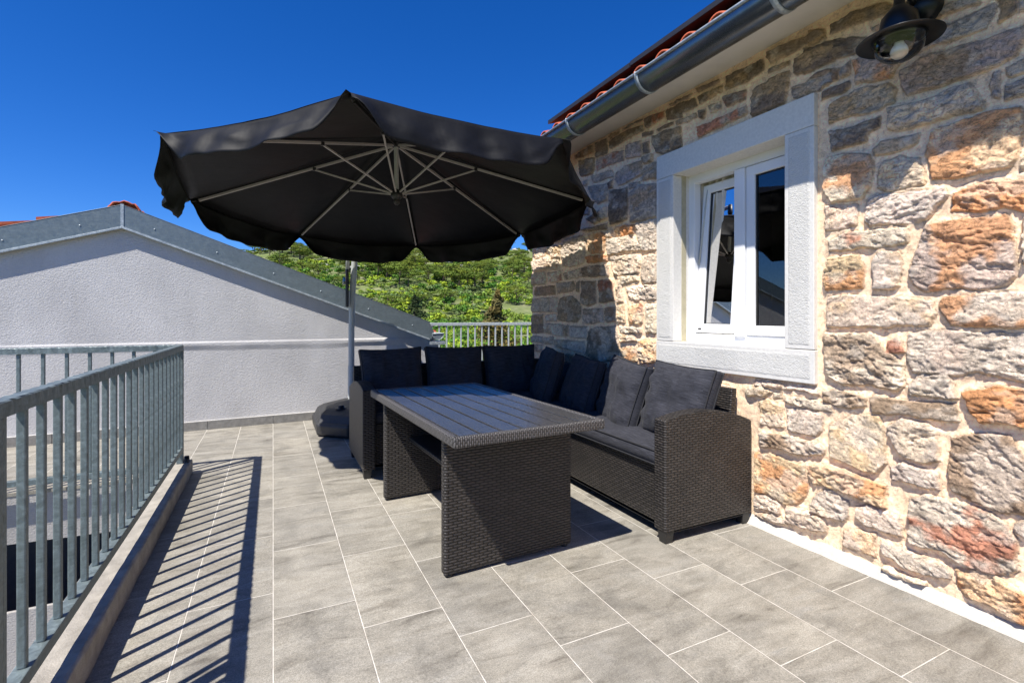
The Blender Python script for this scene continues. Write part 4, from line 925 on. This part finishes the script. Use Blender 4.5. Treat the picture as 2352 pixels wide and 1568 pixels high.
# ================================================================ FURNITURE
# ---------------------------------------------------------------- dining table
TMX = Matrix.Translation((.638, 1.839, 0)) @ Matrix.Rotation(R(2.7), 4, 'Z')
table = empty('dining_table', (1.0, 2.55, 0), 'dark wicker garden table with grey slatted top standing in front of the corner sofa', 'table')
TW, TL, TH = .75, 1.457, .67
b = MB()
for k in range(7):
    x0 = .028+k*(TW-.056)/7; b.box(x0+.0062, x0+(TW-.056)/7-.0062, .028, TL-.028, TH-.022, TH-.001, .002, TMX)
b.build('table_top', M['slat'], table)
b = MB(); b.box(.02, TW-.02, .02, TL-.02, TH-.04, TH-.024, 0, TMX); b.build('under_panel', M['gasket'], table)
def rim_piece(x0, x1, y0, y1, m):
    b = MB(); b.box(x0, x1, y0, y1, TH-.044, TH+.003, .010, TMX, 3); b.build('rim', m, table)
rim_piece(0, .027, 0, TL, M['wicker_rim_x']); rim_piece(TW-.027, TW, 0, TL, M['wicker_rim_x']); rim_piece(.0, TW, -.001, .0275, M['wicker_rim']); rim_piece(.0, TW, TL-.0275, TL+.001, M['wicker_rim'])
def wire(mb_pts, r_): return MB().tube(mb_pts, r_, 8)
for y0 in (.226, 1.262):
    b = MB(); b.box(.046, .72, y0, y0+.05, .012, TH-.044, .012, TMX, 3); p = b.build('leg_panel', M['wicker'], table)
    b = MB()
    for x in (.075, .69): b.lathe([(.018, 0), (.018, .014)], tuple(TMX @ Vector((x, y0+.025, 0))), 10, None, True)
    b.build('foot', M['foot'], p)
b = MB(); b.box(.20, .55, .276, 1.262, .355, .385, .008, TMX); b.build('shelf', M['wicker'], table)

# ---------------------------------------------------------------- corner sofa
sofa = empty('corner_sofa', (2.0, 3.2, 0), 'dark brown woven rattan corner sofa standing against the stone wall behind the table', 'sofa')
def arc_arm(axis, a0, a1, b0, b1, zf, zm, zb, z0=.062):
    n = 14; pts = [(b0, z0)]
    for i in range(n+1):
        t = i/n; z = zf*(1-t)*(1-t)+zb*t*t+2*t*(1-t)*(2*zm-(zf+zb)/2)
        pts.append((b0+(b1-b0)*t, z))
    pts.append((b1, z0))
    b = MB(); b.prism(pts, axis, a0, a1); return b
arc_arm('y', 1.892, 1.975, 1.768, 2.395, .622, .652, .572).build('arm', M['wicker'], sofa, .007)
arc_arm('x', .566, .655, 3.575, 4.255, .628, .655, .572).build('arm', M['wicker'], sofa, .007)
b = MB(); b.box(1.806, 2.35, 1.9755, 4.26, .075, .372, .008); b.build('seat_base', M['wicker'], sofa)
b = MB(); b.box(.656, 1.805, 3.635, 4.26, .075, .372, .008); b.build('seat_base', M['wicker'], sofa)
b = MB(); vs = [(2.295, 1.98, .30), (2.35, 1.98, .30), (2.385, 1.98, .738), (2.345, 1.98, .738), (2.295, 4.28, .30), (2.35, 4.28, .30), (2.385, 4.28, .738), (2.345, 4.28, .738)]
b.add(vs, [(0, 1, 2, 3), (7, 6, 5, 4), (0, 4, 5, 1), (1, 5, 6, 2), (2, 6, 7, 3), (3, 7, 4, 0)]); b.build('backrest', M['wicker'], sofa, .006)
b = MB(); vs = [(.60, 4.20, .30), (.60, 4.25, .30), (.60, 4.285, .738), (.60, 4.245, .738), (2.34, 4.20, .30), (2.34, 4.25, .30), (2.34, 4.285, .738), (2.34, 4.245, .738)]
b.add(vs, [(0, 1, 2, 3), (7, 6, 5, 4), (0, 4, 5, 1), (1, 5, 6, 2), (2, 6, 7, 3), (3, 7, 4, 0)]); b.build('backrest', M['wicker'], sofa, .006)
for x, y in ((1.803, 1.927), (2.36, 1.927), (.602, 3.612), (.602, 4.215), (1.84, 3.66), (2.36, 4.22), (2.33, 3.1), (1.84, 3.0)):
    b = MB(); vs = [(x+sx*(.031 if z else .023), y+sy*(.031 if z else .023), z) for z in (0, .075) for sx, sy in ((-1, -1), (1, -1), (1, 1), (-1, 1))]
    b.add(vs, [(3, 2, 1, 0), (4, 5, 6, 7), (0, 1, 5, 4), (1, 2, 6, 5), (2, 3, 7, 6), (3, 0, 4, 7)]); b.build('foot', M['foot'], sofa, .003)
b = MB(); b.box(1.82, 2.34, 1.90, 4.22, .052, .056); b.box(.61, 1.819, 3.66, 4.22, .052, .056); b.build('underside_cloth', M['gasket'], sofa)

# ---------------------------------------------------------------- cushions
def cushion_mesh(w_, h_, t_, g_, seed, conc=.045, sag=0.0, n=34):
    u = np.linspace(-1, 1, n); U, V = np.meshgrid(u, u, indexing='ij')
    X = w_/2*U*(1-conc*(1-V**2)*np.abs(U)); Z = h_/2*V*(1-conc*(1-U**2)*np.abs(V)*(1.0 if sag == 0 else .4))-sag*(1-U**2)*np.clip(V, 0, 1)*.02
    puff = ((1-U**4)*(1-V**4))**.62
    wr = (fbm(U*2.2+seed, V*2.2, seed, 4)-.5)*.045*puff+(fbm(U*6+seed, V*2.2+U*2, seed+5, 3)-.5)*.022*puff**.5
    edge = np.exp(-((1-np.abs(U))/.22)**2)*np.sin(V*13+seed+3*U)*.009+np.exp(-((1-np.abs(V))/.2)**2)*np.sin(U*21+seed*2)*.003
    Yf = -(g_/2+(t_-g_)/2*puff+wr+edge*(puff > .01)); Yb = g_/2+(t_-g_)/2*puff
    co = np.concatenate([np.stack([X, Yf, Z], -1).reshape(-1, 3), np.stack([X, Yb, Z], -1).reshape(-1, 3)])
    ii, jj = np.meshgrid(np.arange(n-1), np.arange(n-1), indexing='ij'); q = (ii*n+jj).ravel()
    F_ = [tuple(r) for r in np.stack([q, q+n, q+n+1, q+1], 1)]; m_ = n*n
    F_ += [(a+m_, a+m_+1, a+m_+n+1, a+m_+n) for a in q]
    loop = [i*n for i in range(n)]+[(n-1)*n+j for j in range(1, n)]+[i*n+n-1 for i in range(n-2, -1, -1)]+[j for j in range(n-2, 0, -1)]
    k = len(loop); mid = []
    c2 = [tuple(p) for p in co]
    for a in loop:
        p = co[a]; q_ = co[a+m_]; m2 = (p+q_)/2; m2 = m2*np.array([1.012, 1, 1.012]); mid.append(len(c2)); c2.append(tuple(m2))
    for i in range(k):
        a, a2 = loop[i], loop[(i+1) % k]; F_ += [(a, mid[i], mid[(i+1) % k], a2), (mid[i], a+m_, a2+m_, mid[(i+1) % k])]
    b = MB(); b.add(c2, F_, True)
    pip = MB(); r_ = .0048
    for off_ in (0, m_):
        pts = [Vector(c2[a+off_]) for a in loop]; pts = [p+Vector((0, (-.001 if off_ == 0 else .001), 0)) for p in pts]
        pts.append(pts[0]); pip.tube(pts, r_, 6, False)
    return b, pip
def add_cushion(name, loc, w_, h_, t_, g_, seed, theta, lean, label, cat, group, roll=0, conc=.045):
    root = empty(name, loc, label, cat, group)
    root.rotation_mode = 'QUATERNION'
    root.rotation_quaternion = (Matrix.Rotation(R(theta), 4, 'Z') @ Matrix.Rotation(R(lean), 4, 'X') @ Matrix.Rotation(R(roll), 4, 'Y')).to_quaternion()
    b, p = cushion_mesh(w_, h_, t_, g_, seed, conc)
    o = b.build('cover', M['cushion']); o.parent = root
    o = p.build('piping', M['piping']); o.parent = root
G1 = 'back cushions along the corner sofa'
for i, (y, yaw, rl, lab) in enumerate(((2.195, -96, 1.5, 'sunlit charcoal back cushion nearest the woven arm, under the window'), (2.70, -104, 4, 'half shaded charcoal back cushion, second from the near arm'),
        (3.20, -104, 2, 'shaded dark back cushion, third from the near arm along the stone wall'), (3.68, -110, 1, 'shaded dark back cushion tucked into the corner against the stone wall'))):
    add_cushion('back_cushion', (2.145 if i < 3 else 2.11, y, (.636, .626, .608, .645)[i]), .53, .455, .18, .055, 11+i, yaw, -17, lab, 'cushion', G1, rl)
for i, (x, yaw, rl, lab) in enumerate(((.885, 1, -1.2, 'black back cushion beside the umbrella mast, leftmost of the row'), (1.425, -1, 1, 'black back cushion in the middle of the far row, before the back railing'), (1.965, 0, 0, 'black back cushion at the right end of the far row, next to the corner'))):
    add_cushion('back_cushion', (x, 4.09, .655), .505, .46, .17, .055, 31+i, yaw, -13, lab, 'cushion', G1, rl, .06)
G2 = 'seat cushions of the corner sofa'
# seat cushions: local z (height) lies along depth, local -y faces up
add_cushion('seat_cushion', (2.045, 2.555, .418), 1.15, .53, .10, .07, 51, 90, -90, 'sunlit long charcoal seat cushion between the near arm and the corner', 'cushion', G2, 0, .012)
add_cushion('seat_cushion', (2.045, 3.66, .418), 1.05, .53, .10, .07, 52, 90, -90, 'shaded seat cushion in the corner below the stone wall', 'cushion', G2, 0, .012)
add_cushion('seat_cushion', (1.215, 3.89, .418), 1.11, .53, .10, .07, 53, 0, -90, 'dark seat cushion on the far wing behind the table', 'cushion', G2, 0, .012)

# ================================================================ CANTILEVER UMBRELLA
umb = empty('cantilever_umbrella', (.775, 5.65, 0), 'large open black cantilever parasol with curved grey mast shading the sofa', 'umbrella')
UC = Vector((.843, 3.748, 2.033)); nU = Vector((.012, .092, 1)).normalized(); e1 = Vector((0, 1, 0)).cross(nU).normalized(); e2 = nU.cross(e1)
RU, RISE = 1.5, .50
COFF = {5: (.015, .39, .06), 4: (.08, .30, .04), 6: (0, .12, .02)}     # the far side of the cloth reaches further out
def corner(k, s_=1.0):
    a = -1.929+k*math.pi/4; return UC+(e1*math.cos(a)+e2*math.sin(a))*RU*s_+Vector(COFF.get(k % 8, (0, 0, 0)))*s_
def cpt(k, t, s_):
    p = corner(k, s_).lerp(corner(k+1, s_), t)+nU*RISE*(1-s_)
    wv = (float(fbm(np.array(p.x*3.), np.array(p.y*3.), 21, 3))-.5)*.03*s_*math.sin(math.pi*t)
    return p+nU*wv-nU*(.045*math.sin(math.pi*t)*s_*(1-.35*s_)+.02*math.sin(math.pi*s_))
b = MB()
for k in range(8):
    nt_, ns = 24, 16; vs = []; fs = []
    for j in range(ns+1):
        for i in range(nt_+1):
            vs.append(cpt(k, i/nt_, j/ns))
    for j in range(ns):
        for i in range(nt_): a = j*(nt_+1)+i; fs.append((a, a+1, a+nt_+2, a+nt_+1))
    b.add(vs, fs, True)
can = b.build('canopy', M['canopy'], umb)
sol = can.modifiers.new('s', 'SOLIDIFY'); sol.thickness = .002
def sstep(x): x = max(0., min(1., x)); return x*x*(3-2*x)
for k in range(8):
    nt_, nd = 48, 10; vs = []; fs = []
    ed = (corner(k+1)-corner(k)).normalized(); out = ed.cross(nU).normalized()
    if out.dot(corner(k)-UC) < 0: out = -out
    for j in range(nd+1):
        for i in range(nt_+1):
            t = i/nt_; s_ = j/nd; p = cpt(k, t, 1.0)
            Lv = .022+.150*sstep(min(t, 1-t)/.15)+.018*math.sin(math.pi*t)
            if k == 7: Lv -= .018
            if k == 0: Lv += .015
            fl = .035*s_*math.sin(math.pi*t)+.014*s_*math.sin(t*17+k*2.1)+.010*s_*math.sin(t*31+k)+(.03*s_*s_ if k in (0, 7, 1, 6) else -.01*s_)
            fold = .009*math.sin(s_*math.pi)*(1+math.sin(t*9+k*1.7)); wv = (float(fbm(np.array(t*9+k*3.), np.array(s_*2.4+t*2), 71, 4))-.5)*.05*s_**.5
            vs.append(p+out*(fl+fold+wv*min(1, s_*4)*min(1, 9*min(t, 1-t)+.05)-.003*(1-s_))-nU*Lv*s_)
    for j in range(nd):
        for i in range(nt_): a = j*(nt_+1)+i; fs.append((a, a+1, a+nt_+2, a+nt_+1))
    o = MB().add(vs, fs, True).build('valance', M['canopy'], can); m_ = o.modifiers.new('s', 'SOLIDIFY'); m_.thickness = .002
for k in range(8):                                        # rib tip pockets under the corners
    b = MB(); b.tube([corner(k, .965)-nU*.004, corner(k, .992)-nU*.008], [.012, .010], 8); b.build('rib_pocket', M['canopy'], can)
HT = UC+nU*(RISE-.075); HL = UC+nU*.035
def bar(p, q, w_, h_):
    p = Vector(p); q = Vector(q); d = (q-p); Ln = d.length; T = Matrix.Translation(p) @ d.to_track_quat('X', 'Z').to_matrix().to_4x4()
    return MB().box(0, Ln, -w_/2, w_/2, -h_/2, h_/2, .002, T)
for k in range(8):
    tip = corner(k, .955)+nU*(RISE*.045-.026); d = (tip-HT).normalized()
    rb = bar(HT+d*.03, tip, .013, .018).build('rib', M['canopy' if k == 0 else 'ribs'], umb)
    j = HT.lerp(tip, .42); q = HL+(j-HL).normalized()*.03
    st = bar(q+Vector((0, 0, -.0)), j-nU*.012, .012, .012).build('strut', M['ribs'], umb)
    b = MB(); b.box(-.012, .012, -.012, .012, -.016, .010, .003, Matrix.Translation(j-nU*.004)); b.build('joint', M['blackp'], rb)
Qn = Matrix.Translation(UC) @ nU.to_track_quat('Z', 'Y').to_matrix().to_4x4()
b = MB(); b.lathe([(.017, .04), (.017, RISE-.06)], (0, 0, 0), 20, Qn); b.build('centre_tube', M['alu'], umb)
b = MB(); b.lathe([(.02, RISE-.03), (.045, RISE-.045), (.047, RISE-.075), (.022, RISE-.095)], (0, 0, 0), 24, Qn, True); b.build('top_hub', M['blackp'], umb)
b = MB(); b.lathe([(.018, .075), (.03, .062), (.043, .048), (.045, .022), (.030, .006), (.024, -.002), (.026, -.012), (.022, -.030), (.010, -.042), (.0005, -.044)], (0, 0, 0), 24, Qn); b.build('lower_hub', M['blackp'], umb)
# mast, arm and crank
mp = [(.775, 5.65, .24), (.775, 5.65, .6), (.775, 5.65, 1.0), (.782, 5.64, 1.35), (.795, 5.60, 1.65), (.803, 5.56, 1.86), (.807, 5.47, 2.07), (.81, 5.30, 2.25), (.815, 5.05, 2.40), (.82, 4.70, 2.51), (.83, 4.25, 2.59), (.845, 3.80, 2.62)]
b = MB(); b.tube([Vector(p) for p in mp], [.032]*7+[.030, .028, .026, .024, .022], 20); b.build('mast', M['alu'], umb)
b = MB(); b.lathe([(.020, RISE+.0), (.028, RISE+.02), (.020, RISE+.11)], (0, 0, 0), 16, Qn, True); b.build('hanger', M['blackp'], umb)
b = MB(); b.tube([(.725, 5.61, 1.66), (.735, 5.60, 1.84), (.755, 5.54, 2.03), (.785, 5.38, 2.20)], [.019]*4, 14); b.build('support_strut', M['alu'], umb)
b = MB(); b.box(.708, .738, 5.56, 5.63, 1.25, 1.66, .012); b.build('crank_housing', M['blackp'], umb)
b = MB(); b.tube([(.711, 5.58, 1.50), (.681, 5.56, 1.50)], .007, 8); b.tube([(.681, 5.56, 1.49), (.681, 5.56, 1.54)], .010, 8); cr = b.build('crank_handle', M['alu'], umb)
b = MB(); b.lathe([(.012, 0), (.013, .03), (.008, .045)], (.688, 5.555, 1.525), 10, None, True); b.build('crank_knob', M['blue'], cr)
b = MB(); b.lathe([(.037, .22), (.037, .60), (.034, .61)], (.775, 5.65, 0), 20); b.build('mast_sleeve', M['alu'], umb)
# water filled base: chamfered octagonal tank, stepped, with screw cap
def oct_ring(cx, cy, hx, hy, c): return [(cx-hx+c, cy-hy), (cx+hx-c, cy-hy), (cx+hx, cy-hy+c), (cx+hx, cy+hy-c), (cx+hx-c, cy+hy), (cx-hx+c, cy+hy), (cx-hx, cy+hy-c), (cx-hx, cy-hy+c)]
bx, by = .80, 5.325
rings = [(.395, .490, .235, .0), (.425, .520, .245, .02), (.43, .525, .245, .10), (.425, .52, .245, .125), (.405, .50, .24, .135), (.38, .47, .24, .20), (.33, .42, .24, .235), (.30, .385, .22, .245)]
vs = []; fs = []
for hx, hy, c, z in rings: vs += [(x, y, z+.004) for x, y in oct_ring(bx, by, hx, hy, c)]
for i in range(len(rings)-1):
    for k in range(8): fs.append((i*8+k, i*8+(k+1) % 8, (i+1)*8+(k+1) % 8, (i+1)*8+k))
fs += [tuple(range(8))[::-1], tuple((len(rings)-1)*8+k for k in range(8))]
base = MB().add(vs, fs).build('base', M['basep'], umb, .012)
b = MB(); b.lathe([(.055, .0), (.055, .006), (.030, .007), (.030, .028), (.026, .032), (.0005, .032)], (.60, 5.08, .249), 12); b.build('screw_cap', M['blackp'], base)
